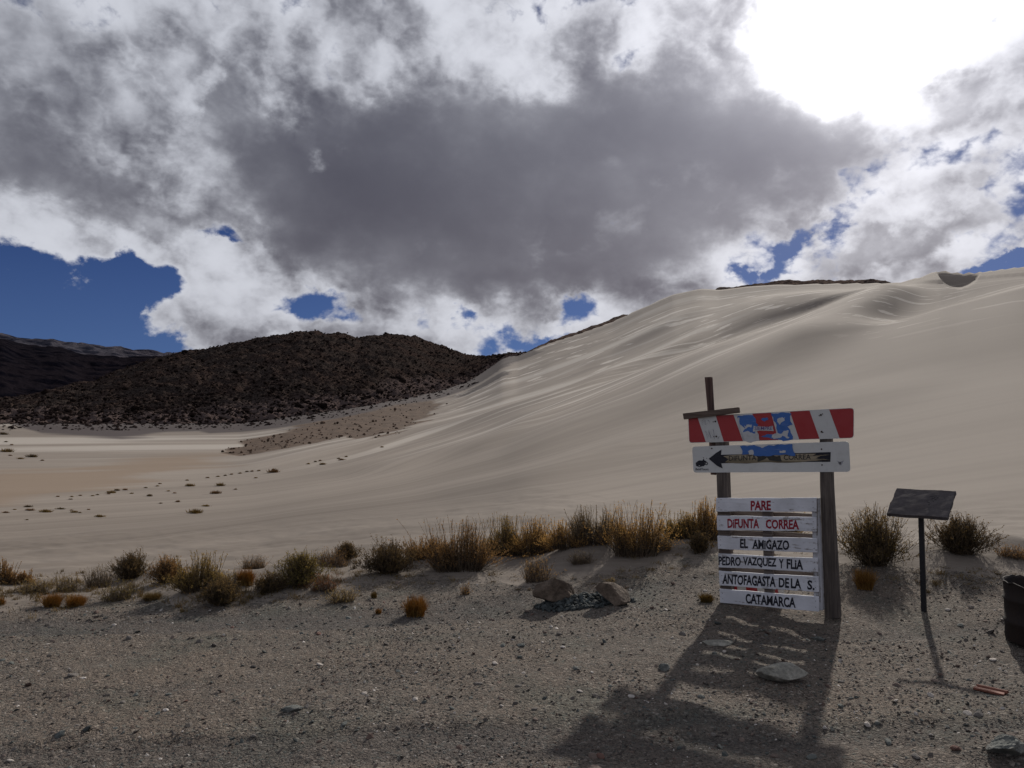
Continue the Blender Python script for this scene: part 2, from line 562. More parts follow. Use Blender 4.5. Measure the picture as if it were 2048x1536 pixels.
# ------------------------------------------------------------------ shrub list: kind, x0, x1, top, base (photo pixels), colour, label
SHRUBS = [
    ('broom', -26, 28, 1118, 1168, 'rust', 'brown upright shrub cut off by the left edge of the picture'),
    ('broom', 30, 62, 1138, 1168, 'rust', 'small brown sprigs just right of the leftmost shrub'),
    ('twig', 105, 160, 1150, 1184, 'straw', 'low straw coloured scrub behind the long orange grass tuft'),
    ('twig', 166, 228, 1131, 1176, 'grey', 'dry grey leafless fan of twigs left of the small dark bush'),
    ('leafy', 222, 300, 1106, 1160, 'dark', 'small dark leafy bush with one tall sprig at the left'),
    ('leafy', 296, 372, 1112, 1166, 'rust', 'reddish brown bush right of the small dark bush'),
    ('broom', 352, 444, 1108, 1182, 'olive', 'wide olive brown bush with a dark green foot'),
    ('twig', 476, 538, 1110, 1140, 'rust', 'pinkish dry fan of twigs alone on the sand crest'),
    ('twig', 200, 275, 1164, 1202, 'green', 'low yellow green shrub on the edge of the gravel'),
    ('twig', 418, 480, 1143, 1180, 'straw', 'straw coloured scrub between the wide olive bush and the orange tuft'),
    ('leafy', 392, 490, 1163, 1212, 'dark', 'low sprawling dark green shrub in front of the orange tuft'),
    ('leafy', 502, 575, 1152, 1186, 'dark', 'low dark twiggy shrub on the sand slope left of the green bush'),
    ('leafy', 545, 655, 1104, 1176, 'green', 'large dark green bush left of centre on a sand hummock'),
    ('twig', 622, 700, 1096, 1134, 'rust', 'reddish brown shrub behind the large green bush'),
    ('twig', 612, 682, 1150, 1184, 'red', 'low reddish grassy shrub at the foot of the large green bush'),
    ('leafy', 665, 722, 1086, 1120, 'dark', 'small dark leafy shrub behind the reddish one'),
    ('leafy', 712, 842, 1082, 1148, 'dark', 'broad dark bush with sand slope below it'),
    ('broom', 816, 884, 1070, 1118, 'rust', 'brown shrub between the broad dark bush and the tall broom'),
    ('broom', 862, 976, 1038, 1142, 'rust', 'tall upright broom shrub, leftmost of the tall ones'),
    ('broom', 974, 1044, 1026, 1112, 'olive', 'tall thin stemmed shrub just right of the first tall broom'),
    ('broom', 1030, 1116, 1034, 1110, 'ochre', 'ochre shrub in the middle of the tall row'),
    ('broom', 1100, 1168, 1038, 1098, 'ochre', 'low ochre shrub at the right of the middle of the row'),
    ('broom', 1148, 1226, 1012, 1090, 'grey', 'tall greyish shrub behind the round olive one'),
    ('broom', 1222, 1322, 1006, 1114, 'ochre', 'round olive broom shrub fanning out on the sand in front of the row'),
    ('broom', 1330, 1396, 1020, 1078, 'olive', 'olive shrub left of the tallest one by the sign'),
    ('broom', 1372, 1442, 994, 1078, 'ochre', 'tall olive shrub touching the left side of the wooden sign'),
    ('leafy', 1372, 1424, 1064, 1106, 'dark', 'low dark shrub in front of the tall one beside the sign'),
    ('twig', 1316, 1346, 1072, 1102, 'olive', 'tiny green sprig on the sand right of the round olive shrub'),
    ('twig', 1040, 1108, 1112, 1166, 'ochre', 'small straw ochre shrub alone at the edge of the gravel'),
    ('twig', 1136, 1192, 1104, 1130, 'grey', 'few low grey sprigs on the bare sand slope'),
    ('broom', 1446, 1530, 1000, 1076, 'ochre', 'olive shrub seen between the lettered boards'),
    ('broom', 1520, 1596, 1022, 1078, 'olive', 'lower olive shrub seen behind the right half of the lettered boards'),
    ('leafy', 1668, 1832, 1018, 1136, 'dark2', 'big dark bush between the sign post and the stone lectern'),
    ('leafy', 1852, 1992, 1032, 1112, 'dark', 'rounded dark bush behind the stone lectern on a sand hummock'),
    ('twig', 1986, 2060, 1090, 1118, 'rust', 'low brown sprigs on the sand at the right edge'),
    ('twig', 650, 716, 1174, 1206, 'straw', 'small pale yellow weed right of the reddish shrub'),
    ('twig', 922, 942, 1168, 1190, 'rust', 'tiny brown weed on the gravel above the orange tuft'),
    ('twig', 1212, 1230, 1152, 1170, 'straw', 'tiny yellow weed just behind the right boulder'),
    ('twig', 30, 100, 1160, 1186, 'straw', 'low straw scrub beside the left edge'),
]
SHRUB_AT = []
for sp in SHRUBS:
    p, t = hit((sp[1] + sp[2]) / 2, sp[4])
    SHRUB_AT.append((p, t))
    wdt = (sp[2] - sp[1]) / F * t
    if sp[4] < 1150 or sp[4] > 1150 and wdt > 0.45:
        k = 0.62 * wdt + 0.15
        HUMPS.append((p[0] * 1.03, p[1] * 1.03, k, min(0.15, 0.13 * wdt + 0.03)))
for (hx, hy, hr, hh) in ((480, 1170, 1.1, .12), (570, 1190, 0.9, .07), (760, 1158, 1.0, .07), (1180, 1120, 0.9, .12), (1930, 1128, 0.9, .13), (1760, 1140, 0.8, .06),
                        (330, 1185, 0.8, .06), (1000, 1130, 1.1, .08), (1420, 1105, 1.2, .05)):
    p, t = hit(hx, hy)
    HUMPS.append((p[0], p[1], hr, hh))
for (hx, hy, hr, hh) in ((1530, 1370, 0.36, .05), (1440, 1330, 0.25, .025), (2010, 1500, 0.2, .04), (1668, 1232, 0.25, .03), (1160, 1205, 0.42, .03)):
    p, t = hit(hx, hy)
    HUMPS.append((p[0], p[1], hr, hh))


# ------------------------------------------------------------------ traced patches of different ground and tone
def proj(x, y, z):
    z = z - EYE
    f = y * CP + z * SP
    u = -y * SP + z * CP
    f = np.where(f > 0.05, f, 0.05)
    return 1024 + F * x / f, 768 - F * u / f


def polymask(px, py, poly, soft):
    poly = np.array(poly, float)
    inside = np.zeros(px.shape, bool)
    dist = np.full(px.shape, 1e9)
    n = len(poly)
    for i in range(n):
        (x1, y1), (x2, y2) = poly[i], poly[(i + 1) % n]
        cond = (y1 > py) != (y2 > py)
        inside ^= cond & (px < (x2 - x1) * (py - y1) / (y2 - y1 + 1e-9) + x1)
        L2 = (x2 - x1) ** 2 + (y2 - y1) ** 2
        t = np.clip(((px - x1) * (x2 - x1) + (py - y1) * (y2 - y1)) / L2, 0, 1)
        # rows count double: the land is seen at a slant
        dist = np.minimum(dist, np.hypot((px - x1 - t * (x2 - x1)) * 0.35, (py - y1 - t * (y2 - y1))))
    sd = np.where(inside, dist, -dist)
    return sstep(sd, -soft, soft)


SANDLINE = [(-600, 1222), (0, 1216), (100, 1206), (230, 1200), (320, 1190), (385, 1212), (450, 1214), (520, 1202), (600, 1190), (690, 1176), (760, 1160),
            (850, 1152), (930, 1150), (1040, 1162), (1130, 1156), (1180, 1162), (1250, 1135), (1330, 1124), (1430, 1118), (1560, 1120), (1680, 1128),
            (1800, 1142), (1860, 1148), (2048, 1146), (2700, 1146)]
BROWN = [(440, 906), (500, 880), (560, 864), (600, 851), (660, 839), (740, 823), (820, 808), (872, 801), (870, 818), (850, 838), (800, 862), (760, 874),
         (705, 879), (690, 872), (640, 886), (560, 900), (480, 912)]
TAN = [(-700, 960), (0, 944), (160, 940), (230, 925), (300, 915), (388, 908), (470, 906), (400, 920), (470, 928), (380, 938), (270, 965), (110, 988), (0, 1008), (-700, 1060)]
DARKS = [(-300, 820), (20, 848), (70, 862), (95, 869), (230, 875), (290, 872), (342, 865), (396, 862), (424, 868), (506, 862), (560, 858), (600, 852), (650, 842), (760, 822),
         (860, 804), (915, 789), (980, 759), (1010, 738), (1057, 718), (1092, 702), (1040, 700), (960, 700), (800, 760), (500, 800), (0, 820)]  # dark-toned band along the foot of the hill and beside it

c_in = np.arange(-90, 2140.1, 2.6)
th_in = np.arctan((c_in - 1024) * CP / F)
th_l = np.linspace(-math.pi, th_in[0], 70)[:-1]
th_r = np.linspace(th_in[-1], math.pi, 70)[1:]
TH = np.concatenate([th_l, th_in, th_r])
R = np.concatenate([[0.4, 0.9, 1.5, 2.0, 2.4], np.exp(np.linspace(math.log(2.6), math.log(430), 560)), [500, 700, 1200, 2500, 5000, 9000]])
TT, RR = np.meshgrid(TH, R)
X, Y = RR * np.sin(TT), RR * np.cos(TT)
Z = height(X, Y)
PX, PY = proj(X, Y, Z)
front = (np.abs(TT) < 1.0)
wobx = fbm(X / 6, Y / 6, 4, 3)
near_w = fbm(X * 1.3, Y * 1.3, 4, 9) * 26 + fbm(X * 6, Y * 6, 3, 8) * 18
gravel = np.where(front, sstep(PY - np.interp(PX, *zip(*SANDLINE)) + near_w, -12, 34), sstep(9.0 - RR, 0, 1))
gravel = gravel * (RR < 16)
far = (RR > 30)
xa, ya = X * WC + Y * WSN, -X * WSN + Y * WC
FLW = height(X, Y, True)[1]
stk = fbm(xa / 30, FLW * 14, 4, 31)
brown = polymask(PX + stk * 26, PY + stk * 3, BROWN, 2.5) * far * front
tan_ = polymask(PX + stk * 60, PY + stk * 10, TAN, 9) * (RR > 20) * front
darks = polymask(PX + stk * 30, PY + stk * 7, DARKS, 2.5) * far * front
# wheel-worn lanes running past, from left to right
def lane_at(x, y):
    return fbm((x * 0.993 + y * 0.12) * 0.10, (y * 0.993 - x * 0.12) * 1.7, 3, 77, 0.5)


lane = sstep(lane_at(X, Y), 0.02, 0.30)
# gravel relief in the near ground
rel = (fbm(X * 0.9, Y * 0.9, 3, 40) * 0.035 + fbm(X * 9, Y * 9, 3, 41, 0.6) * 0.012 * sstep(14 - RR, 0, 4)
       + np.maximum(fbm(X * 3.1, Y * 3.1, 3, 43), 0) * 0.02) - lane * 0.022
Z = Z + rel * gravel * (RR < 16)
# little wind mounds on the sand bank
Z = Z + (1 - gravel) * sstep(RR, 7, 9) * sstep(30 - RR, 0, 10) * (fbm(X * 1.1, Y * 1.1, 3, 60) * 0.07 + fbm(X * 4, Y * 4, 2, 61) * 0.012)
# rubble on the brown patch
Z = Z + brown * fbm(X / 2.3, Y / 2.3, 3, 70) * 0.12
nr, nc = TT.shape
idx = np.arange(nr * nc).reshape(nr, nc)
quads = np.stack([idx[:-1, :-1], idx[:-1, 1:], idx[1:, 1:], idx[1:, :-1]], -1)
qg = (gravel[:-1, :-1] + gravel[1:, 1:]) * 0.5
co_all = np.stack([X, Y, Z], -1).reshape(-1, 3)


def sub_ground(name, sel, mat):
    q = quads[sel].reshape(-1, 4)[:, ::-1]
    used, inv = np.unique(q, return_inverse=True)
    me = mesh_np(name, co_all[used], inv.reshape(-1, 4), True, {
        'gravel': ('FLOAT', gravel.ravel()[used]), 'brown': ('FLOAT', brown.ravel()[used]),
        'lane': ('FLOAT', lane.ravel()[used]), 'flow': ('FLOAT', FLW.ravel()[used]),
        'tan': ('FLOAT', tan_.ravel()[used]), 'darks': ('FLOAT', darks.ravel()[used])})
    return tag(link(name, me, mat=mat), kind='structure')


def attr(N, name, out='Fac'):
    a = N.new('ShaderNodeAttribute')
    a.attribute_name = name
    return a.outputs[out]


def ground_material():
    m, N, b = mat_new('sand_and_gravel', 0.95, 0.12)
    pos = N.new('ShaderNodeTexCoord').outputs['Object']
    # ---- sand
    wd = N.mapping(pos, rot=(0, 0, -WIND))
    sw_ = N.new('ShaderNodeSeparateXYZ')
    N.put(sw_.inputs[0], wd)
    fw = N.comb(sw_.outputs[0], attr(N, 'flow'), 0.0)
    s1 = N.noise(N.mapping(fw, scale=(1 / 50, 5.0, 1)), 1.0, 7, 0.62)
    s2 = N.noise(N.mapping(fw, scale=(1 / 18, 22.0, 1)), 1.0, 5, 0.6)
    s3 = N.noise(N.mapping(fw, scale=(1 / 160, 1.2, 1)), 1.0, 3, 0.5)
    st = N.m('MULTIPLY_ADD', s2, 0.3, N.m('MULTIPLY', s1, 0.7))
    st = N.m('MULTIPLY_ADD', s3, 0.8, st)
    sepp = N.new('ShaderNodeSeparateXYZ')
    N.put(sepp.inputs[0], pos)
    comb = N.ss(N.m('MULTIPLY_ADD', sepp.outputs[1], -0.22, sepp.outputs[0]), -8, 34, 1.0, 0.22)
    sand = N.mix(N.m('MULTIPLY_ADD', comb, N.m('SUBTRACT', N.ss(st, 0.72, 1.08), 0.5), 0.5), (0.158, 0.135, 0.114), (0.238, 0.208, 0.178))
    # sand tone made darker low down, paler high on the lee
    lowf = N.m('ADD', attr(N, 'flow'), N.m('MULTIPLY_ADD', s3, 2.4, -1.2))
    sand = N.mix(N.ss(lowf, 1.6, 4.4), N.mix(1.0, sand, (1.16, 1.15, 1.13), 'MULTIPLY'), N.mix(1.0, sand, (0.86, 0.845, 0.83), 'MULTIPLY'))
    grain = N.noise(pos, 260, 3, 0.6)
    sand = N.mix(N.ss(grain, 0.3, 0.7, 0.0, 0.35), sand, (0.15, 0.127, 0.11))
    # thin pale veils of fresh sand, broken into dashes
    zone = N.m('MULTIPLY', N.ss(sepp.outputs[1], 110, 190), N.ss(sepp.outputs[0], 70, 150, 1.0, 0.12))
    d1 = N.noise(N.mapping(fw, loc=(3, 9, 0), scale=(1 / 17, 17.0, 1)), 1.0, 4, 0.55)
    veil = N.m('MULTIPLY', N.ss(d1, 0.58, 0.63), zone)
    fl_ = attr(N, 'flow')
    d2 = N.noise(N.mapping(fw, loc=(5, 2, 0), scale=(1 / 75, 8.5, 1)), 1.0, 4, 0.5)
    z2_ = N.m('MULTIPLY', N.ss(fl_, 3.6, 2.4), N.ss(sepp.outputs[1], 50, 85))
    z2_ = N.m('MULTIPLY', z2_, N.ss(sepp.outputs[0], 90, 30))
    veil2 = N.m('MULTIPLY', N.ss(d2, 0.50, 0.64), z2_)
    sand = N.mix(N.m('MULTIPLY', veil2, 0.6), sand, (0.42, 0.385, 0.34))
    sand = N.mix(N.m('MULTIPLY', N.m('MULTIPLY', N.ss(d2, 0.44, 0.34), z2_), 0.45), sand, (0.125, 0.105, 0.092))
    sand = N.mix(N.m('MULTIPLY', veil, 0.75), sand, (0.50, 0.455, 0.40))
    sand = N.mix(N.m('MULTIPLY', attr(N, 'tan'), 0.7), sand, (0.20, 0.145, 0.10))
    sand = N.mix(N.m('MULTIPLY', attr(N, 'darks'), 0.93), sand, N.mix(s1, (0.045, 0.036, 0.037), (0.062, 0.049, 0.049)))
    bn = N.noise(N.mapping(pos, scale=(1.0, 0.6, 1.0)), 0.9, 6, 0.7)
    bcol = N.mix(N.ss(bn, 0.35, 0.65), (0.064, 0.042, 0.029), (0.108, 0.072, 0.050))
    sand = N.mix(attr(N, 'brown'), sand, bcol)
    # ---- gravel
    v1 = N.new('ShaderNodeTexVoronoi')
    v1.inputs['Scale'].default_value = 62
    wv = N.v('ADD', N.mapping(pos, scale=(1.0, 1.0, 1.6)), N.v('SCALE', N.noise(pos, 40, 2, 0.5, color=True), 0.03))
    N.put(v1.inputs['Vector'], wv)
    v2 = N.new('ShaderNodeTexVoronoi')
    v2.inputs['Scale'].default_value = 150
    N.put(v2.inputs['Vector'], wv)
    rnd = N.new('ShaderNodeSeparateColor')
    N.put(rnd.inputs[0], v1.outputs['Color'])
    cr = N.new('ShaderNodeValToRGB')
    N.put(cr.inputs[0], rnd.outputs[0])
    E = cr.color_ramp.elements
    E[0].position, E[0].color = 0.0, (0.055, 0.048, 0.045, 1)
    E[1].position, E[1].color = 1.0, (0.30, 0.27, 0.24, 1)
    for ps, cl in ((0.18, (0.10, 0.088, 0.078, 1)), (0.4, (0.135, 0.115, 0.10, 1)), (0.6, (0.12, 0.125, 0.115, 1)), (0.75, (0.17, 0.14, 0.12, 1)), (0.9, (0.20, 0.18, 0.16, 1))):
        e = E.new(ps)
        e.color = cl
    rnd2 = N.new('ShaderNodeSeparateColor')
    N.put(rnd2.inputs[0], v2.outputs['Color'])
    fine = N.mix(rnd2.outputs[1], (0.075, 0.066, 0.058), (0.21, 0.18, 0.155))
    gcol = N.mix(N.ss(rnd.outputs[2], 0.45, 0.6), fine, cr.outputs[0])
    big = N.noise(pos, 0.7, 5, 0.6)
    gcol = N.mix(N.ss(big, 0.38, 0.68, 0.0, 0.75), gcol, N.mix(1.0, gcol, (1.16, 1.10, 1.04), 'MULTIPLY'))
    big2 = N.noise(N.v('ADD', pos, (31.0, 7.0, 0.0)), 1.1, 4, 0.6)
    gcol = N.mix(N.ss(big2, 0.5, 0.7, 0.0, 0.7), gcol, N.mix(1.0, gcol, (0.74, 0.86, 0.86), 'MULTIPLY'))
    gcol = N.mix(attr(N, 'lane'), N.mix(1.0, gcol, (0.96, 0.94, 0.91), 'MULTIPLY'), N.mix(1.0, gcol, (0.70, 0.71, 0.73), 'MULTIPLY'))
    # dust gathers between stones towards the sand
    gm = attr(N, 'gravel')
    edge = N.m('MULTIPLY_ADD', N.noise(pos, 14, 5, 0.65), 1.3, N.m('SUBTRACT', gm, 0.62))
    gf = N.m('MULTIPLY', N.ss(edge, 0.2, 0.6), N.ss(gm, 0.02, 0.25))
    col = N.mix(gf, sand, gcol)
    N.put(b.inputs['Base Color'], col)
    # ---- bump
    gh = N.m('MULTIPLY_ADD', v1.outputs['Distance'], -1.0, N.m('MULTIPLY', v2.outputs['Distance'], -0.45))
    gh = N.m('MULTIPLY', N.m('ADD', gh, N.m('MULTIPLY', N.noise(pos, 22, 5, 0.6), 1.6)), gf)
    n1 = bump(N, None, gh, 1.0, 0.016)
    rip = N.noise(N.mapping(wd, scale=(0.8, 9.0, 2.0)), 1.0, 4, 0.55)
    n2 = bump(N, None, N.m('MULTIPLY', rip, N.m('SUBTRACT', 1.0, gf)), 0.13, 0.02, n1)
    nb = bump(N, None, N.m('MULTIPLY', N.m('SUBTRACT', st, veil), N.m('MULTIPLY', comb, N.m('SUBTRACT', 1.0, gf))), 0.12, 0.3, n2)
    bb = bump(N, None, N.m('MULTIPLY', bn, attr(N, 'brown')), 0.4, 0.5, nb)
    N.put(b.inputs['Normal'], bb)
    return m


GM = ground_material()
gsel = qg > 0.5
gravel_ground = sub_ground('gravel_ground', gsel, GM)
sand_ground = sub_ground('sand_dune', ~gsel, GM)


# ------------------------------------------------------------------ rocky hill, ridges and mountains
def patch(name, c0, c1, nc, rows, mat, rough=None, smooth=True):
    """rows: list of (r(c), T(c, th)) from front to back"""
    c = np.linspace(c0, c1, nc)
    th = np.arctan((c - 1024) * CP / F)
    rs, hs = [], []
    for rfun, tfun in rows:
        r = rfun(c)
        rs.append(r)
        hs.append(EYE + r * tfun(c, th))
    rs, hs = np.array(rs), np.array(hs)
    return c, th, rs, hs


def rock_material(name, c1, c2, c3, s=1.0, bs=0.6, soil=None):
    m, N, b = mat_new(name, 1.0, 0.0)
    pos = N.new('ShaderNodeTexCoord').outputs['Object']
    a = N.noise(pos, 0.9 * s, 8, 0.7)
    g = N.noise(pos, 0.045 * s, 5, 0.6)
    v = N.new('ShaderNodeTexVoronoi')
    v.inputs['Scale'].default_value = 0.75 * s
    N.put(v.inputs['Vector'], N.v('ADD', pos, N.v('SCALE', N.noise(pos, 1.2 * s, 3, 0.5, color=True), 0.9 / s)))
    col = N.mix(N.ss(a, 0.38, 0.62), c1, c2)
    col = N.mix(N.ss(v.outputs['Distance'], 0.35, 0.6), col, c3)
    col = N.mix(N.ss(g, 0.4, 0.65, 0, 0.5), col, N.mix(1.0, col, (1.35, 1.1, 1.0), 'MULTIPLY'))
    if soil:
        so = N.m('ADD', attr(N, 'soil'), N.m('MULTIPLY_ADD', a, 0.9, -0.5))
        col = N.mix(N.ss(so, 0.35, 0.75), col, soil)
    N.put(b.inputs['Base Color'], col)
    bump(N, b, N.m('SUBTRACT', a, v.outputs['Distance']), bs, 1.2 / s)
    return m


HILLTOP = [(-500, 815), (-200, 806), (0, 797), (60, 788), (100, 778), (180, 760), (230, 742), (300, 716), (350, 704), (400, 697), (440, 690), (480, 683),
           (520, 673), (560, 668), (600, 662), (650, 664), (690, 667), (715, 673), (740, 668), (800, 668), (830, 671), (860, 683), (885, 690), (900, 698),
           (930, 708), (960, 712), (1000, 711), (1020, 710.5), (1045, 711), (1060, 716)]
ROCKM = rock_material('dark_rock', (0.012, 0.0095, 0.0088), (0.027, 0.0205, 0.0182), (0.043, 0.034, 0.030), 2.6, 0.5, (0.080, 0.060, 0.055))


def tab_T(tab, w=4, off=0.0):
    return lambda c, th: T_of(th, smoothtab(*zip(*tab), c, w) + off)


rcf = lambda c: smoothtab(*zip(*RC), c, 60)


def fill_patch(name, c0, c1, nc, n, prof, mat, amp, freq, seed, keep_front=True):
    """prof: (u, r(c), T(c,th)) control rows, interpolated smoothly in u (0..1)"""
    c = np.linspace(c0, c1, nc)
    th = np.arctan((c - 1024) * CP / F)
    us = [p[0] for p in prof]
    rr = np.array([p[1](c) for p in prof])
    hh = np.array([EYE + p[1](c) * p[2](c, th) for p in prof])
    u = np.linspace(0, 1, n)
    r = np.array([cubic(us, rr[:, j], u) for j in range(nc)]).T
    h = np.array([np.interp(u, us, hh[:, j]) for j in range(nc)]).T
    x, y = r * np.sin(th), r * np.cos(th)
    h = h + amp * (fbm(x / freq, y / freq, 6, seed, 0.62)) + amp * 0.5 * np.abs(fbm(x / freq * 0.3, y / freq * 0.3, 4, seed + 5))
    ii = np.arange(n * nc).reshape(n, nc)
    q = np.stack([ii[:-1, :-1], ii[:-1, 1:], ii[1:, 1:], ii[1:, :-1]], -1).reshape(-1, 4)
    soil = np.repeat((1 - sstep(u, 0.05, 0.62))[:, None], nc, 1) + fbm(x / 25, y / 25, 4, seed + 9) * 0.7
    me = mesh_np(name, np.stack([x, y, h], -1).reshape(-1, 3), q, True, {'soil': ('FLOAT', soil.ravel())})
    return tag(link(name, me, mat=mat), kind='structure'), x, y, h


crestT = tab_T(CREST)
hill, hx_, hy_, hz_ = fill_patch('rocky_hill', -500, 1062, 620, 190, [
    (0.0, lambda c: rcf(c) * 0.955, lambda c, th: crestT(c, th) - 0.022),
    (0.06, lambda c: rcf(c) * 0.995, lambda c, th: crestT(c, th) - 0.0012),
    (0.45, lambda c: rcf(c) + 28, lambda c, th: crestT(c, th) * 0.62 + tab_T(HILLTOP)(c, th) * 0.38),
    (0.82, lambda c: rcf(c) + 75, lambda c, th: tab_T(HILLTOP)(c, th) * 0.9 + crestT(c, th) * 0.1),
    (0.93, lambda c: rcf(c) + 92, tab_T(HILLTOP, 4, 2.5)),
    (1.0, lambda c: rcf(c) + 150, lambda c, th: tab_T(HILLTOP)(c, th) * 0.5),
], ROCKM, 1.0, 3.2, 100)
RK1 = [(1000, 716), (1040, 709), (1060, 700), (1100, 681), (1130, 670), (1160, 661), (1200, 648), (1225, 637), (1243, 629), (1262, 629), (1300, 622)]
RK2 = [(1420, 590), (1440, 577), (1500, 570), (1563, 563), (1580, 560), (1600, 561.5), (1640, 559), (1660, 562), (1748, 559.5), (1780, 562), (1800, 570), (1815, 580)]
RIDGEM = rock_material('ridge_rock', (0.03, 0.024, 0.022), (0.07, 0.055, 0.047), (0.12, 0.095, 0.08))
for tab, nm in ((RK1, 'rocky_ridge'), (RK2, 'rocky_ridge')):
    fill_patch(nm, tab[0][0], tab[-1][0], 200, 30, [
        (0.0, lambda c: rcf(c) + 4, lambda c, th: crestT(c, th) - 0.012),
        (0.5, lambda c: rcf(c) + 22, tab_T(tab, 3, 0.8)),
        (0.6, lambda c: rcf(c) + 27, tab_T(tab, 3, 1.2)),
        (1.0, lambda c: rcf(c) + 60, lambda c, th: crestT(c, th) - 0.03)], RIDGEM, 0.8, 5.0, 130)
FAR1 = [(-900, 640), (-300, 650), (0, 662), (41, 663), (96, 666), (137, 678), (178, 689), (232, 697), (260, 704), (301, 701), (323, 705), (355, 701), (377, 704), (420, 712), (520, 730), (700, 760)]
FAR2 = [(-900, 630), (-300, 650), (0, 664), (27, 675), (82, 685), (118, 688), (153, 700), (191, 708), (246, 714), (314, 712), (370, 722), (500, 750), (600, 790)]
MTN1 = rock_material('far_mountain_scree', (0.013, 0.015, 0.024), (0.026, 0.027, 0.038), (0.055, 0.054, 0.066), 0.03, 0.5)  # bluish tint is distance haze painted into the rock colour
MTN2 = rock_material('mountain_rock', (0.0028, 0.003, 0.0055), (0.006, 0.006, 0.009), (0.010, 0.009, 0.012), 0.06, 0.5)  # navy tint likewise puts the haze into the colour
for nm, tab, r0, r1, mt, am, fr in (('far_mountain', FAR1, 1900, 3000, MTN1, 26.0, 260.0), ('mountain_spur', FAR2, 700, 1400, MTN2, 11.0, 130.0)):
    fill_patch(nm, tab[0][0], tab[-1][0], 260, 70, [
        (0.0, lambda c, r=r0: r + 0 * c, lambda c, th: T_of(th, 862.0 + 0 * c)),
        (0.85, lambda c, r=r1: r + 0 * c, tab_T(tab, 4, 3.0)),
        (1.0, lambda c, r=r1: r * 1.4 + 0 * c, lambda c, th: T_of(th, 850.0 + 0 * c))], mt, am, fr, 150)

# ------------------------------------------------------------------ stones
def ico(sub):
    import bmesh
    bm = bmesh.new()
    bmesh.ops.create_icosphere(bm, subdivisions=sub, radius=1.0)
    co = np.array([v.co[:] for v in bm.verts])
    fa = np.array([[v.index for v in f.verts] for f in bm.faces])
    bm.free()
    return co, fa


ICO1, ICO2, ICO3, ICO4 = ico(1), ico(2), ico(3), ico(5)


def rock_shape(base, seed, dims, cuts=9, rough=0.08, cutmin=0.55):
    rs = np.random.RandomState(seed)
    co = base[0].copy()
    for _ in range(cuts):
        n = rs.normal(size=3)
        n /= np.linalg.norm(n)
        dd = rs.uniform(cutmin, 0.92)
        k = np.maximum(co @ n - dd, 0)
        co = co - k[:, None] * n * 0.94
    if rough:
        f = fbm(co[:, 0] * 2.2 + seed, co[:, 1] * 2.2 + co[:, 2] * 1.7, 5, seed, 0.6)
        f2 = fbm(co[:, 0] * 9 + co[:, 2] * 5, co[:, 1] * 9 - co[:, 2] * 6 + seed, 3, seed + 3, 0.6)
        co = co * (1 + rough * 1.6 * f + rough * 0.35 * f2)[:, None]
    return co * np.array(dims)


def chips(n, seed, xy, size, zoff=-0.15, flat=(0.25, 0.6), cols=None, base=None):
    """many small broken stones in one mesh"""
    rs = np.random.RandomState(seed)
    if base is None:
        v = np.array([[1, 0, 0], [0, 1, 0], [-1, 0, 0], [0, -1, 0], [0, 0, 1], [0, 0, -1]], float)
        f = np.array([[0, 1, 4], [1, 2, 4], [2, 3, 4], [3, 0, 4], [1, 0, 5], [2, 1, 5], [3, 2, 5], [0, 3, 5]])
        jit = 0.45
    else:
        v, f = base
        jit = 0.22
    m = len(v)
    P = v[None] * (1 + rs.uniform(-jit, jit, (n, m, 3)))
    if base is None:
        P[:, 4, :2] += rs.uniform(-0.55, 0.55, (n, 2))
        P = P + rs.uniform(-0.15, 0.15, (n, m, 3))
    el = rs.uniform(0.6, 1.0, n)
    fl = rs.uniform(flat[0], flat[1], n)
    P[:, :, 0] *= size[:, None]
    P[:, :, 1] *= (size * el)[:, None]
    P[:, :, 2] *= (size * fl)[:, None]
    tx, ty = rs.normal(0, 0.35, (n, 1)), rs.normal(0, 0.35, (n, 1))
    P[:, :, 2] += P[:, :, 0] * tx + P[:, :, 1] * ty
    a = rs.uniform(0, 6.283, (n, 1))
    x = P[:, :, 0] * np.cos(a) - P[:, :, 1] * np.sin(a)
    y = P[:, :, 0] * np.sin(a) + P[:, :, 1] * np.cos(a)
    z0 = ground_z(xy[:, 0], xy[:, 1]) - zoff * -1 * 0 + size * fl * (0.35 + zoff)
    co = np.stack([x + xy[:, :1], y + xy[:, 1:2], P[:, :, 2] + z0[:, None]], -1).reshape(-1, 3)
    fa = (f[None] + (np.arange(n) * m)[:, None, None]).reshape(-1, 3)
    if cols is None:
        cols = stone_cols(rs, n)
    c = np.repeat(np.concatenate([cols, np.ones((n, 1))], 1), m, 0)
    return co, fa, c


def stone_cols(rs, n, light=0.04):
    pal = np.array([(0.075, 0.066, 0.060), (0.10, 0.088, 0.079), (0.13, 0.112, 0.10), (0.105, 0.112, 0.105), (0.075, 0.084, 0.082),
                    (0.15, 0.118, 0.10), (0.17, 0.15, 0.13), (0.11, 0.075, 0.062)])
    k = pal[rs.randint(0, len(pal), n)] * rs.uniform(0.62, 1.12, (n, 1))
    w = rs.rand(n) < light
    k[w] = np.array([0.42, 0.39, 0.36]) * rs.uniform(0.7, 1.35, (w.sum(), 1))
    return k


_iz_r, _iz_t = np.log(R), TH


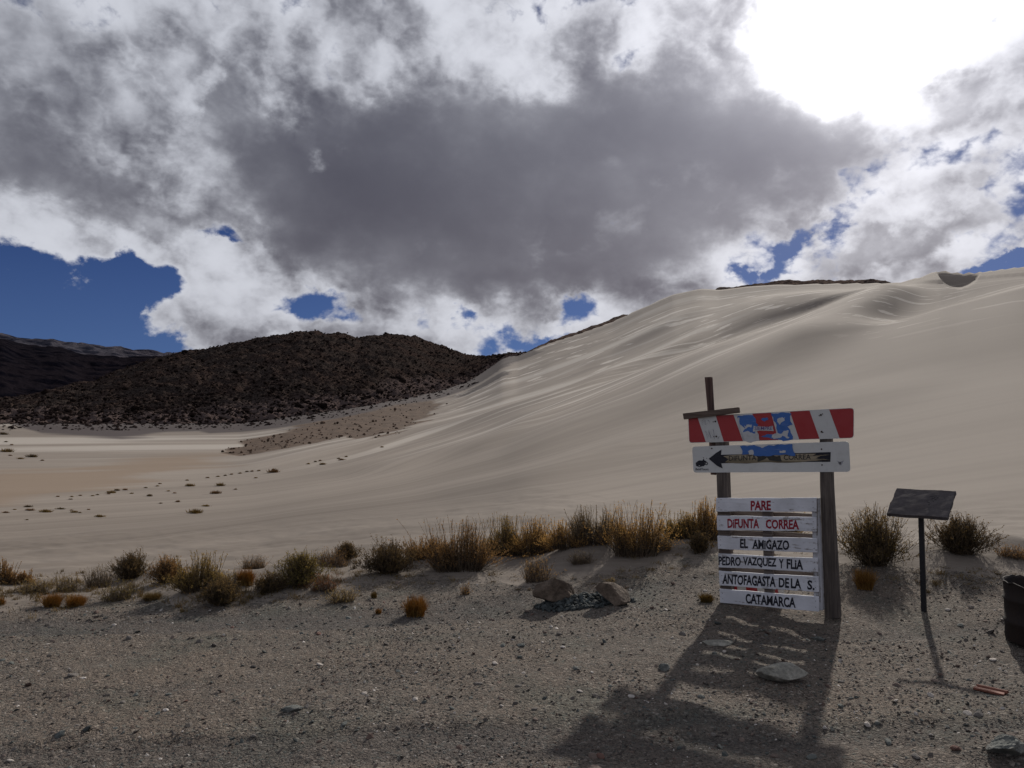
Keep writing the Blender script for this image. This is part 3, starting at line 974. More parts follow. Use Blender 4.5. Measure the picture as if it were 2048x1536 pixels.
def ground_z(x, y):
    """height of the built ground mesh"""
    x, y = np.asarray(x, float), np.asarray(y, float)
    r, t = np.log(np.hypot(x, y)), np.arctan2(x, y)
    i = np.clip(np.searchsorted(_iz_r, r) - 1, 0, nr - 2)
    j = np.clip(np.searchsorted(_iz_t, t) - 1, 0, nc - 2)
    a = np.clip((r - _iz_r[i]) / (_iz_r[i + 1] - _iz_r[i]), 0, 1)
    b = np.clip((t - _iz_t[j]) / (_iz_t[j + 1] - _iz_t[j]), 0, 1)
    return (Z[i, j] * (1 - a) + Z[i + 1, j] * a) * (1 - b) + (Z[i, j + 1] * (1 - a) + Z[i + 1, j + 1] * a) * b


def grav_at(x, y):
    r, t = np.log(np.hypot(x, y)), np.arctan2(x, y)
    i = np.clip(np.searchsorted(_iz_r, r), 0, nr - 1)
    j = np.clip(np.searchsorted(_iz_t, t), 0, nc - 1)
    return gravel[i, j]


def at(px, py):
    """point of the built ground seen at a photo pixel"""
    p, t = hit(px, py)
    for _ in range(4):
        z = float(ground_z(p[0], p[1]))
        d = pdir(px, py)
        d = d / math.hypot(d[0], d[1])
        if abs(d[2]) < 1e-4:
            break
        tt = (z - EYE) / d[2]
        if not (0.6 * t < tt < 1.6 * t):
            break
        t = 0.5 * (t + tt)
        p = np.array([d[0] * t, d[1] * t, z])
    return Vector((float(p[0]), float(p[1]), float(ground_z(p[0], p[1])))), t


def stone_material(name, attrn='col', tint=None, bs=0.5, sc=1.0):
    m, N, b = mat_new(name, 0.9, 0.2)
    pos = N.new('ShaderNodeTexCoord').outputs['Object']
    n = N.noise(pos, 45 * sc, 6, 0.65)
    n2 = N.noise(pos, 9 * sc, 4, 0.6)
    if attrn:
        a = attr(N, attrn, 'Color')
    else:
        a = N.mix(N.ss(n2, 0.35, 0.65), tint[0], tint[1])
    col = N.mix(N.ss(n, 0.3, 0.7), N.mix(1.0, a, (0.72, 0.72, 0.72), 'MULTIPLY'), N.mix(1.0, a, (1.22, 1.2, 1.18), 'MULTIPLY'))
    N.put(b.inputs['Base Color'], col)
    bump(N, b, N.m('ADD', n, n2), bs, 0.012 / sc)
    return m


STONEM = stone_material('stone')
rs = np.random.RandomState(4)


def scatter(n, r0, r1, seed, tmax=0.64, expo=0.0):
    q = np.random.RandomState(seed)
    t = q.uniform(-tmax, tmax, n)
    u = q.rand(n)
    r = r0 * (r1 / r0) ** u
    return np.stack([r * np.sin(t), r * np.cos(t)], 1), r, q


# gravel: only a thin selection of what lies there, finer further down the size scale
parts = []
xy, r, q = scatter(95000, 2.7, 13.5, 11)
g = grav_at(xy[:, 0], xy[:, 1])
patchy = fbm(xy[:, 0] * 1.1, xy[:, 1] * 1.1, 3, 90) + 0.5 * fbm(xy[:, 0] * 4, xy[:, 1] * 4, 2, 91)
keep = (q.rand(len(xy)) < np.clip(g * 1.1 + 0.04 * (r < 12), 0, 1)) & (q.rand(len(xy)) < np.clip(0.55 + patchy * 1.3 - 0.35 * sstep(lane_at(xy[:, 0], xy[:, 1]), 0.02, 0.3), 0.10, 1))
xy, r = xy[keep], r[keep]
size = np.clip(np.exp(q.normal(math.log(0.0054), 0.42, len(xy))) * (r / 4) ** 0.45, 0.003, 0.020)
parts.append(chips(len(xy), 12, xy, size))
xy, r, q = scatter(1700, 2.7, 12.5, 13)
g = grav_at(xy[:, 0], xy[:, 1])
keep = q.rand(len(xy)) < g
xy, r = xy[keep], r[keep]
size = np.clip(np.exp(q.normal(math.log(0.012), 0.38, len(xy))) * (r / 5) ** 0.4, 0.008, 0.04)
parts.append(chips(len(xy), 14, xy, size, base=ICO1, flat=(0.3, 0.6)))
off, CO, FA, CC = 0, [], [], []
for co, fa, cc in parts:
    CO.append(co)
    FA.append(fa + off)
    CC.append(cc)
    off += len(co)
me = mesh_np('gravel', np.concatenate(CO), np.concatenate(FA), False, {'col': ('COLOR', np.concatenate(CC))})
tag(link('gravel', me, gravel_ground, STONEM), kind='stuff')

# single stones lying on the gravel: parts of the ground, one object each
variants = []
for k in range(10):
    co = rock_shape(ICO2, 500 + k, (1, 0.75, 0.45), 10, 0.1)
    variants.append((co, ICO2[1]))
PAL = [('grey', (0.13, 0.118, 0.108)), ('green', (0.11, 0.118, 0.11)), ('brown', (0.13, 0.10, 0.085)), ('pale', (0.34, 0.31, 0.28)), ('dark', (0.045, 0.042, 0.042)), ('red', (0.13, 0.075, 0.06))]
pal_m = [stone_material('stone_' + n, None, (c, tuple(x * 1.35 for x in c))) for n, c in PAL]
vm = {}
for mi in range(len(PAL)):
    for vi in range(10):
        me = mesh_np('stone', variants[vi][0], variants[vi][1], False)
        me.materials.append(pal_m[mi])
        vm[mi, vi] = me
xy, r, q = scatter(420, 3.2, 10.5, 21, 0.62)
g = grav_at(xy[:, 0], xy[:, 1])
xy = xy[g > 0.5][:255]
WHITE = [(1003, 1412), (990, 1328), (728, 1388), (735, 1393), (1150, 1318), (1395, 1330), (1895, 1220), (1990, 1221), (1681, 1322), (1803, 1334), (1836, 1340), (1935, 1428), (1978, 1428),
         (830, 1400), (1792, 1402), (1960, 1323), (1986, 1320), (2005, 1240), (640, 1330), (885, 1245), (1160, 1383), (1735, 1450)]
for i in range(len(xy) + len(WHITE)):
    if i < len(xy):
        x, y = xy[i]
        s = float(np.clip(math.exp(q.normal(math.log(0.019), 0.38)), 0.012, 0.042)) * (math.hypot(x, y) / 6) ** 0.4
        mi = int(q.choice(6, p=[.36, .22, .22, .09, .04, .07]))
    else:
        p, t = at(*WHITE[i - len(xy)])
        x, y = p.x, p.y
        s = float(q.uniform(0.012, 0.03))
        mi = 3
    o = link('stone', vm[mi, int(q.randint(10))], gravel_ground)
    o.scale = (s, s * q.uniform(0.8, 1.2), s * q.uniform(0.7, 1.2))
    o.rotation_euler = (q.normal(0, 0.2), q.normal(0, 0.2), q.uniform(0, 6.28))
    o.location = (x, y, float(ground_z(x, y)) + s * 0.12)


# the larger stones
def big_rock(name, label, cat, px, py, dims, rot, seed, mat, tilt=(0, 0, 0), cuts=11, sink=0.25, rough=0.07, cutmin=0.5, group=None):
    p, t = at(px, py)
    co = rock_shape(ICO4, seed, dims, cuts + 6, rough, cutmin)
    M = np.array(Matrix.Rotation(tilt[1], 3, 'Y') @ Matrix.Rotation(tilt[0], 3, 'X'))
    co = co @ M.T
    zmin = co[:, 2].min()
    co[:, 2] -= zmin + (co[:, 2].max() - zmin) * sink
    me = mesh_np(name, co, ICO4[1], True)
    o = link(name, me, None, mat)
    try:
        me.set_sharp_from_angle(angle=math.radians(28))
    except Exception:
        pass
    d = Vector((p.x, p.y, 0)).normalized()
    o.location = (p.x + d.x * dims[1] * 0.6, p.y + d.y * dims[1] * 0.6, p.z)
    o.location.z = float(ground_z(o.location.x, o.location.y))
    o.rotation_euler = (0, 0, rot)
    return tag(o, label, cat, group)


RK_BROWN = stone_material('boulder_brown', None, ((0.088, 0.066, 0.050), (0.145, 0.113, 0.088)), 0.9, 0.5)
RK_PINK = stone_material('boulder_pink', None, ((0.15, 0.11, 0.095), (0.25, 0.20, 0.175)), 0.9, 0.6)
RK_GREY = stone_material('slab_grey', None, ((0.19, 0.185, 0.16), (0.30, 0.29, 0.255)), 0.9, 0.7)
RK_GREEN = stone_material('rock_greygreen', None, ((0.09, 0.10, 0.095), (0.17, 0.17, 0.155)), 0.9, 0.6)
big_rock('boulder', 'brown boulder pointed at its left, left one of the pair beside dark pebbles', 'boulder', 1110, 1214, (0.275, 0.17, 0.16), 0.25, 31, RK_BROWN, (0.1, 0.18, 0), sink=0.06, cutmin=0.38, group='boulders beside the dark pebbles')
big_rock('boulder', 'angular brown boulder with a pale top, right one of the pair beside dark pebbles', 'boulder', 1226, 1211, (0.175, 0.13, 0.15), -0.5, 44, RK_BROWN, (-0.35, 0.1, 0), sink=0.03, cutmin=0.38, group='boulders beside the dark pebbles')
big_rock('flat_stone', 'pale rounded flat stone lying in the lit gap of the sign shadow', 'stone', 1564, 1366, (0.165, 0.11, 0.055), 0.1, 52, RK_GREY, (-0.18, -0.05, 0), 7, 0.2, 0.05, 0.6)
big_rock('flat_stone', 'long low pale stone half buried in the shade before the boards', 'stone', 1434, 1292, (0.14, 0.05, 0.03), 0.05, 53, RK_GREY, (0, 0, 0), 7, 0.4, 0.05, 0.6)
big_rock('rock', 'rough grey green rock in the bottom right corner', 'rock', 2018, 1520, (0.13, 0.10, 0.055), 0.3, 61, RK_GREEN, (-0.1, 0.15, 0), 12, 0.25, 0.14)
big_rock('rock', 'small pinkish stone cut off by the bottom edge', 'rock', 1190, 1546, (0.05, 0.04, 0.022), 0.3, 62, RK_PINK, (0, 0, 0), 9, 0.2)
big_rock('rock', 'flat dark brown stone low on the gravel at the left', 'rock', 582, 1424, (0.065, 0.035, 0.018), 0.2, 63, STONEM and RK_GREEN, (0, 0, 0), 9, 0.2)
big_rock('rock', 'small grey stone where the left edge of the sign shadow steps', 'rock', 1330, 1342, (0.05, 0.04, 0.028), 0.4, 64, RK_GREEN, (0, 0, 0), 9, 0.2)

# dark pebbles heaped between and under the boulders
q = np.random.RandomState(77)
pc, _ = at(1170, 1208)
n = 520
a = q.uniform(0, 6.283, n)
rr = np.sqrt(q.rand(n))
xx = pc.x + 0.44 * rr * np.cos(a)
yy = pc.y + 0.05 + 0.20 * rr * np.sin(a)
sz = q.uniform(0.012, 0.038, n)
cc = np.array([0.040, 0.046, 0.046]) * q.uniform(0.6, 1.8, (n, 1))
co, fa, c = chips(n, 78, np.stack([xx, yy], 1), sz, cols=cc, base=ICO1, flat=(0.45, 0.8))
heap = (1 - rr) * 0.045
co[:, 2] += np.repeat(heap, len(ICO1[0]))
me = mesh_np('pebbles', co, fa, False, {'col': ('COLOR', c)})
tag(link('pebble_heap', me, None, STONEM), 'heap of dark grey pebbles between the two boulders', 'pebbles', kind='stuff')

# boulders strewn over the hill: stuff, joined to the hill
q = np.random.RandomState(90)
nb = 24000
i = (q.rand(nb) ** 1.15 * hx_.shape[0] * 0.93).astype(int)
j = (q.rand(nb) * (hx_.shape[1] - 1)).astype(int)
bx, by, bz = hx_[i, j] + q.normal(0, 0.6, nb), hy_[i, j] + q.normal(0, 0.6, nb), hz_[i, j]
sz = np.clip(np.exp(q.normal(math.log(0.18), 0.5, nb)), 0.09, 1.1)
rs2 = np.random.RandomState(91)
cc = np.array([0.016, 0.0115, 0.0105]) * q.uniform(0.4, 2.2, (nb, 1)) * np.array([1.0, 1.0, 1.0])
V, Fc = ICO1
P = V[None] * (1 + rs2.uniform(-0.3, 0.3, (nb, len(V), 3))) * sz[:, None, None] * np.array([1, 1, 0.75])
co = (P + np.stack([bx, by, bz], 1)[:, None, :]).reshape(-1, 3)
fa = (Fc[None] + (np.arange(nb) * len(V))[:, None, None]).reshape(-1, 3)
BLM = stone_material('hill_boulder', 'col', None, 0.3, 0.05)
BLM.node_tree.nodes['Principled BSDF'].inputs['Specular IOR Level'].default_value = 0.0
me = mesh_np('hill_boulders', co, fa, False, {'col': ('COLOR', np.repeat(np.concatenate([cc, np.ones((nb, 1))], 1), len(V), 0))})
tag(link('boulder_scree', me, hill, BLM), kind='stuff')
# loose rocks rolled out onto the sand below the hill
n_ = 900
cq = q.uniform(-60, 960, n_)
tq = np.arctan((cq - 1024) * CP / F)
rq = rcf(cq) * (0.995 - 0.09 * q.rand(n_) ** 2.2)
bx, by = rq * np.sin(tq), rq * np.cos(tq)
sz = np.exp(q.normal(math.log(0.17), 0.45, n_))
P = V[None] * (1 + rs2.uniform(-0.3, 0.3, (n_, len(V), 3))) * sz[:, None, None] * np.array([1, 1, 0.75])
co = (P + np.stack([bx, by, ground_z(bx, by)], 1)[:, None, :]).reshape(-1, 3)
fa = (Fc[None] + (np.arange(n_) * len(V))[:, None, None]).reshape(-1, 3)
cc = np.array([0.020, 0.0145, 0.013]) * q.uniform(0.4, 2.2, (n_, 1))
me = mesh_np('rolled_rocks', co, fa, False, {'col': ('COLOR', np.repeat(np.concatenate([cc, np.ones((n_, 1))], 1), len(V), 0))})
tag(link('rolled_rocks', me, sand_ground, BLM), kind='stuff')
# little dark stones and tufts on the brown patch and its edges
ii, jj = np.where((brown > 0.4) & (RR > 60))
k = q.randint(0, len(ii), 700)
bx, by, bz = X[ii[k], jj[k]] + q.normal(0, 0.5, 700), Y[ii[k], jj[k]] + q.normal(0, 0.8, 700), Z[ii[k], jj[k]]
sz = np.exp(q.normal(math.log(0.12), 0.4, 700))
P = V[None] * (1 + rs2.uniform(-0.3, 0.3, (700, len(V), 3))) * sz[:, None, None]
co = (P + np.stack([bx, by, bz], 1)[:, None, :]).reshape(-1, 3)
fa = (Fc[None] + (np.arange(700) * len(V))[:, None, None]).reshape(-1, 3)
cc = np.array([0.055, 0.038, 0.028]) * q.uniform(0.4, 2.0, (700, 1))
me = mesh_np('rubble', co, fa, False, {'col': ('COLOR', np.repeat(np.concatenate([cc, np.ones((700, 1))], 1), len(V), 0))})
tag(link('rubble', me, sand_ground, BLM), kind='stuff')

# ------------------------------------------------------------------ shrubs and grass
def leaf_material(name, c1, c2, trans=0.35, tcol=None):
    m = bpy.data.materials.new(name)
    m.use_nodes = True
    N = NT(m.node_tree)
    o = N.new('ShaderNodeOutputMaterial')
    inf = attr(N, 'tint')
    pos = N.new('ShaderNodeTexCoord').outputs['Object']
    n = N.noise(pos, 9, 3, 0.6)
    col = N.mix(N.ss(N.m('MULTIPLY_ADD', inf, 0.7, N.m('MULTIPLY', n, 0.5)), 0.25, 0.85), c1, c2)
    d = N.new('ShaderNodeBsdfDiffuse')
    N.put(d.inputs[0], col)
    t = N.new('ShaderNodeBsdfTranslucent')
    N.put(t.inputs[0], N.mix(1.0, col, tcol or (1.3, 1.15, 0.8), 'MULTIPLY'))
    x = N.new('ShaderNodeMixShader')
    x.inputs[0].default_value = trans
    N.l.new(d.outputs[0], x.inputs[1])
    N.l.new(t.outputs[0], x.inputs[2])
    N.l.new(x.outputs[0], o.inputs[0])
    return m


TONES = {
    'olive': ((0.115, 0.087, 0.039), (0.287, 0.207, 0.082)),
    'ochre': ((0.159, 0.103, 0.047), (0.453, 0.284, 0.111)),
    'rust': ((0.112, 0.068, 0.036), (0.293, 0.180, 0.085)),
    'dark': ((0.048, 0.041, 0.026), (0.136, 0.095, 0.051)),
    'dark2': ((0.061, 0.053, 0.030), (0.195, 0.138, 0.064)),
    'green': ((0.079, 0.074, 0.026), (0.221, 0.171, 0.066)),
    'straw': ((0.120, 0.094, 0.048), (0.288, 0.222, 0.114)),
    'grey': ((0.090, 0.075, 0.060), (0.225, 0.180, 0.128)),
    'red': ((0.104, 0.048, 0.029), (0.256, 0.125, 0.067)),
    'orange': ((0.16, 0.092, 0.030), (0.40, 0.25, 0.085)),
    'gold': ((0.13, 0.095, 0.035), (0.30, 0.22, 0.085)),
}
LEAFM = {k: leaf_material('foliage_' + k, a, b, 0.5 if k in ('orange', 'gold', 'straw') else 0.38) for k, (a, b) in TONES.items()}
STEMM = leaf_material('stems', (0.040, 0.030, 0.022), (0.11, 0.083, 0.058), 0.0)
STEMD = leaf_material('stems_dry', (0.075, 0.058, 0.044), (0.18, 0.14, 0.105), 0.1)


def ribbons(paths, w0, w1, rs, tint):
    """paths (n, k, 3): thin three sided stems tapering from w0 to w1"""
    n, k, _ = paths.shape
    ang = rs.uniform(0, 6.28, n)
    V = []
    for s in range(3):
        a = ang + s * 2.094
        off = np.stack([np.cos(a), np.sin(a), 0.15 * np.cos(a * 2)], -1)
        w = np.linspace(1, 0, k)[None, :, None] * (w0 - w1)[:, None, None] + w1[:, None, None]
        V.append(paths + off[:, None, :] * w)
    V = np.stack(V, 2)                       # n k 3 3
    co = V.reshape(-1, 3)
    b = (np.arange(n) * k * 3)[:, None, None, None] + (np.arange(k - 1) * 3)[None, :, None, None]
    q = []
    for s in range(3):
        s2 = (s + 1) % 3
        q.append(np.array([s, s2, 3 + s2, 3 + s]))
    q = np.array(q)[None, None]
    return co, (b + q).reshape(-1, 4), np.repeat(tint, k * 3)


def leaves(pos, dirs, length, width, rs, tint):
    n = len(pos)
    d = dirs / (np.linalg.norm(dirs, axis=1, keepdims=True) + 1e-9)
    u = np.cross(d, rs.normal(size=(n, 3)))
    u /= np.linalg.norm(u, axis=1, keepdims=True) + 1e-9
    L, Wd = length[:, None], width[:, None]
    co = np.stack([pos, pos + d * L * 0.5 + u * Wd, pos + d * L, pos + d * L * 0.5 - u * Wd], 1).reshape(-1, 3)
    return co, np.arange(n * 4).reshape(-1, 4), np.repeat(tint, 4)


def plant(kind, w, h, seed):
    """returns (stems, foliage) arrays for a shrub w wide, h high"""
    rs = np.random.RandomState(seed)
    area = max(w * h, 0.01)
    if kind == 'broom':
        n = int(np.clip(520 * (w / 0.6), 80, 900))
        k = 6
        base = rs.uniform(-0.30 * w, 0.30 * w, (n, 2)) * np.array([1, 0.6])
        az_ = rs.uniform(0, 6.283, n)
        sp = np.abs(rs.normal(0, 0.5, n)).clip(0, 1.15)
        hl = h * (1.02 - 0.30 * sp) * rs.uniform(0.45, 1.0, n)
        hl = hl * (1 - 0.25 * np.abs(base[:, 0]) / (0.3 * w)) * (0.88 + 0.24 * np.sin(base[:, 0] / w * 14 + seed))
        sp = sp * (0.4 + np.abs(base[:, 0]) / (0.3 * w))
        az_ = np.where(rs.rand(n) < 0.7, np.where(base[:, 0] > 0, np.pi * 0.0, np.pi) + rs.normal(0, 0.7, n), az_)
        tall = rs.rand(n) < 0.06
        hl[tall] = h * rs.uniform(0.85, 1.04, tall.sum())
        t = np.linspace(0, 1, k)[None, :]
        rad = (sp * 0.40 * w)[:, None] * (t ** 0.85)
        x = base[:, :1] + rad * np.cos(az_)[:, None] + rs.normal(0, 0.012 * w, (n, k)) * t
        y = base[:, 1:] + rad * np.sin(az_)[:, None] * 0.8 + rs.normal(0, 0.012 * w, (n, k)) * t
        z = hl[:, None] * t - 0.02
        P = np.stack([x, y, z], -1)
        st = ribbons(P, np.full(n, 0.0030), np.full(n, 0.0012), rs, rs.rand(n))
        m = n * 20
        si = rs.randint(0, n, m)
        tt = rs.uniform(0.22, 1.0, m) ** 0.75
        f = tt * (k - 1)
        i0 = np.clip(f.astype(int), 0, k - 2)
        fr = (f - i0)[:, None]
        pos = P[si, i0] * (1 - fr) + P[si, i0 + 1] * fr
        dr = (P[si, i0 + 1] - P[si, i0])
        dr = dr / (np.linalg.norm(dr, axis=1, keepdims=True) + 1e-9) + rs.normal(0, 0.6, (m, 3))
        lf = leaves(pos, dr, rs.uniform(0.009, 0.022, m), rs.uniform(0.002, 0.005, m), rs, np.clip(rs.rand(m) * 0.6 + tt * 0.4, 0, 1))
        return st, lf
    if kind == 'leafy':
        n = int(np.clip(190 * (w / 0.6), 40, 330))
        k = 7
        az_ = rs.uniform(0, 6.283, n)
        el_ = rs.uniform(0.05, 1.0, n) ** 0.8
        t = np.linspace(0, 1, k)[None, :]
        reach = rs.uniform(0.6, 1.0, n)
        lob = 1 + 0.28 * np.sin(az_ * 3 + seed) + 0.18 * np.sin(az_ * 5 + seed * 2)
        hx = 0.47 * w * np.cos(el_ * 1.45) * reach * lob
        hz = h * (0.12 + 0.88 * np.sin(el_ * 1.45)) * reach * (0.85 + 0.25 * rs.rand(n))
        x = rs.normal(0, 0.05 * w, (n, 1)) + hx[:, None] * t * np.cos(az_)[:, None] + np.cumsum(rs.normal(0, 0.012 * w, (n, k)), 1)
        y = rs.normal(0, 0.05 * w, (n, 1)) + hx[:, None] * t * np.sin(az_)[:, None] * 0.85 + np.cumsum(rs.normal(0, 0.012 * w, (n, k)), 1)
        z = hz[:, None] * t ** 1.25 + np.cumsum(rs.normal(0, 0.008 * h, (n, k)), 1) * t - 0.01
        P = np.stack([x, y, z], -1)
        # side twigs
        m2 = n * 5
        si = rs.randint(0, n, m2)
        i0 = rs.randint(2, k - 1, m2)
        p0 = P[si, i0]
        out_ = P[si, i0] * np.array([1, 1, 0.5]) / (0.4 * w + 0.1) * 0.4
        dd = out_ + rs.normal(0, 0.55, (m2, 3)) + np.array([0, 0, 0.75])
        dd /= np.linalg.norm(dd, axis=1, keepdims=True)
        ln = rs.uniform(0.06, 0.17, m2) * (h / 0.45) ** 0.6
        t4 = np.linspace(0, 1, 4)[None, :, None]
        P2 = p0[:, None, :] + dd[:, None, :] * ln[:, None, None] * t4 + rs.normal(0, 0.006, (m2, 4, 3)) * t4
        P2[:, :, 2] = np.maximum(P2[:, :, 2], 0.0)
        s1 = ribbons(P, np.full(n, 0.0042), np.full(n, 0.0016), rs, rs.rand(n))
        s2 = ribbons(P2, np.full(m2, 0.0022), np.full(m2, 0.0011), rs, rs.rand(m2))
        st = (np.concatenate([s1[0], s2[0]]), np.concatenate([s1[1], s2[1] + len(s1[0])]), np.concatenate([s1[2], s2[2]]))
        m = m2 * 9
        li = rs.randint(0, m2, m)
        tt = rs.uniform(0.15, 1.05, m)
        pos = p0[li] + dd[li] * (ln[li] * tt)[:, None] + rs.normal(0, 0.004, (m, 3))
        pos[:, 2] = np.maximum(pos[:, 2], 0.004)
        dr = dd[li] + rs.normal(0, 0.8, (m, 3))
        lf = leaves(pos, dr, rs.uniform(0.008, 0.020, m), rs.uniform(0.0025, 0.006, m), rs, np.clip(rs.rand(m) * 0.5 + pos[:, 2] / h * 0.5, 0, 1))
        return st, lf
    if kind == 'twig':
        n = int(np.clip(260 * (w / 0.5), 26, 420))
        k = 5
        az_ = rs.uniform(0, 6.283, n)
        sp = np.abs(rs.normal(0, 0.62, n)).clip(0, 1.3)
        t = np.linspace(0, 1, k)[None, :]
        b0 = rs.uniform(-0.28 * w, 0.28 * w, (n, 1))
        hl = h * np.cos(sp * 0.75) * rs.uniform(0.35, 1.05, n)
        rad = (sp * 0.36 * w)[:, None] * t
        x = b0 + rad * np.cos(az_)[:, None] + np.cumsum(rs.normal(0, 0.012, (n, k)), 1) * t
        y = rs.normal(0, 0.07 * w, (n, 1)) + rad * np.sin(az_)[:, None] + np.cumsum(rs.normal(0, 0.012, (n, k)), 1) * t
        z = hl[:, None] * t - 0.01
        P = np.stack([x, y, z], -1)
        st = ribbons(P, np.full(n, 0.0024), np.full(n, 0.0009), rs, rs.rand(n))
        m = n * 7
        si = rs.randint(0, n, m)
        i0 = rs.randint(1, k, m)
        pos = P[si, i0] + rs.normal(0, 0.006, (m, 3))
        dr = rs.normal(0, 0.6, (m, 3)) + np.array([0, 0, 0.9])
        lf = leaves(pos, dr, rs.uniform(0.008, 0.022, m), rs.uniform(0.0010, 0.0028, m), rs, rs.rand(m))
        return st, lf
    # grass tuft: fine curved blades
    n = int(np.clip(1500 * (w / 0.3), 300, 2600))
    k = 4
    nb_ = max(1, int(round(w / 0.22)))
    cx = (rs.randint(0, nb_, n) - (nb_ - 1) / 2) * (w / nb_) * 0.9
    az_ = rs.uniform(0, 6.283, n)
    sp = rs.uniform(0, 1, n) ** 0.8
    t = np.linspace(0, 1, k)[None, :]
    wl = w / nb_
    hl = h * 1.08 * rs.uniform(0.35, 1.05, n) ** 0.8 * (1 - 0.22 * sp ** 2) * (1 + 0.18 * np.sin(cx * 60 + az_ * 2 + seed))
    x = (cx + rs.uniform(-0.26 * wl, 0.26 * wl, n))[:, None] + (sp * 0.34 * wl * np.cos(az_))[:, None] * t ** 1.4
    y = rs.normal(0, 0.11 * wl, n)[:, None] + (sp * 0.5 * wl * np.sin(az_))[:, None] * t ** 1.3
    z = hl[:, None] * t ** 0.9 - 0.008
    P = np.stack([x, y, z], -1)
    lf = ribbons(P, np.full(n, 0.0017), np.full(n, 0.0005), rs, rs.rand(n))
    return None, lf


def build_plant(name, kind, tone, px0, px1, top, base, label, cat, seed, group=None, dry=False, hscale=1.0):
    p, t = at((px0 + px1) / 2, base)
    w = (px1 - px0) / F * p.y * ((1.32 if px0 > 800 and kind == 'broom' else 1.15) if kind != 'grass' else 1.0)
    h = (base - top) / F * p.y * hscale
    d = Vector((p.x, p.y, 0)).normalized()
    st, lf = plant(kind, w, h, seed)
    e = bpy.data.objects.new(name, None)
    COL.objects.link(e)
    e.location = p + d * (0.12 * w)
    e.location.z = float(ground_z(e.location.x, e.location.y))
    e.empty_display_size = 0.1
    e.rotation_euler = (0, 0, -math.atan2(p.x, p.y))
    tag(e, label, cat, group)
    if st is not None:
        me = mesh_np('stems', st[0], st[1], False, {'tint': ('FLOAT', st[2])})
        link('stems', me, e, STEMD if (dry or kind == 'twig') else STEMM)
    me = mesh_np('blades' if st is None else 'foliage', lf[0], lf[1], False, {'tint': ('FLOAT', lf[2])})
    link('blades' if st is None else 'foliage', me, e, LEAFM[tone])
    return e


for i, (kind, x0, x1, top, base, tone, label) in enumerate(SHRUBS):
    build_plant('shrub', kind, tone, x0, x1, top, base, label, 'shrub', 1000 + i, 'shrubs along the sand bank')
GRASS = [
    (80, 128, 1190, 1214, 'orange', 'orange grass tuft at the left, left half of the long pair'),
    (126, 176, 1192, 1213, 'orange', 'orange grass tuft at the left, right half of the long pair'),
    (464, 516, 1142, 1170, 'orange', 'orange grass tuft on top of the low dark green shrub'),
    (-12, 12, 1196, 1210, 'orange', 'small orange grass tuft cut off by the left edge'),
    (800, 862, 1198, 1232, 'orange', 'bright orange grass tuft standing alone on the grey gravel'),
    (749, 765, 1217, 1227, 'orange', 'very small orange tuft just left of the bright lone one'),
    (1703, 1756, 1144, 1178, 'orange', 'orange grass tuft right of the sign post below the dark bush'),
    (1394, 1432, 1189, 1204, 'gold', 'small yellow grass tuft at the left foot of the boards'),
    (1655, 1682, 1188, 1222, 'gold', 'straw grass growing against the foot of the right sign post'),
    (280, 330, 1188, 1200, 'straw', 'flat straw coloured tuft right of the yellow green shrub'),
    (740, 756, 1184, 1196, 'gold', 'pale yellow tuft beside the small pale weed'),
]
for i, (x0, x1, top, base, tone, label) in enumerate(GRASS):
    build_plant('grass_tuft', 'grass', tone, x0, x1, top, base, label, 'grass', 2000 + i, 'grass tufts on the gravel', hscale=1.0)

# far tufts on the sand floor, each with its little tail of sand blown towards the viewer's left
FT = [(32, 596), (85, 578), (162, 562), (175, 583), (265, 592), (355, 575), (418, 582), (432, 594), (466, 597), (518, 578), (582, 620), (157, 638), (338, 502), (420, 503), (413, 518), (470, 496),
      (540, 498), (570, 492), (635, 487), (652, 480), (685, 466), (732, 463), (770, 484), (852, 451), (935, 427), (920, 441), (875, 499), (1022, 482), (985, 470), (940, 542), (1040, 533),
      (1095, 407), (1110, 440), (1215, 392), (1275, 385), (1318, 379), (1355, 372), (1405, 366), (1445, 356), (1475, 354), (1515, 351), (1600, 344), (1600, 360), (1498, 393), (1290, 438),
      (1260, 484), (1205, 558), (1140, 598), (1378, 460), (1803, 311), (1845, 298), (1873, 292), (1888, 314), (1982, 280), (2000, 288), (2026, 269),
      (35, 182), (68, 200), (120, 281), (185, 270), (248, 291), (40, 240), (20, 125), (60, 262), (2235, 213)]
SZ = {46: 38, 47: 82, 32: 52, 44: 58, 45: 60, 42: 70, 10: 50, 19: 48, 20: 34, 4: 58, 5: 38, 26: 30, 7: 40, 30: 26, 52: 40, 54: 34, 21: 24, 3: 44, 2: 40, 0: 34, 59: 60, 58: 34, 61: 70, 62: 50}
SPECIAL = {47: 'largest brown tuft on the open sand, nearest to the shrubs', 46: 'brown tuft on the sand just above and right of the largest one',
           10: 'dark tuft with a tail of sand, alone between the left cluster and the largest tuft', 32: 'rounded brown tuft on the sand above the largest one',
           44: 'flat arched brown tuft right of the rounded one', 45: 'small scraggy tuft under the flat arched one', 42: 'long tuft at the right end of the upper line',
           64: 'lone dark tuft farthest right on the pale sand streak', 53: 'dark tuft of the small group left of the lone farthest one', 20: 'dark double tuft in the middle of the upper left line',
           59: 'long low tuft by the left edge on the far pale sand', 0: 'leftmost tuft of the lower row', 4: 'wide pale tuft in the lower row left of centre', 19: 'flat tuft joined to the dark double one'}
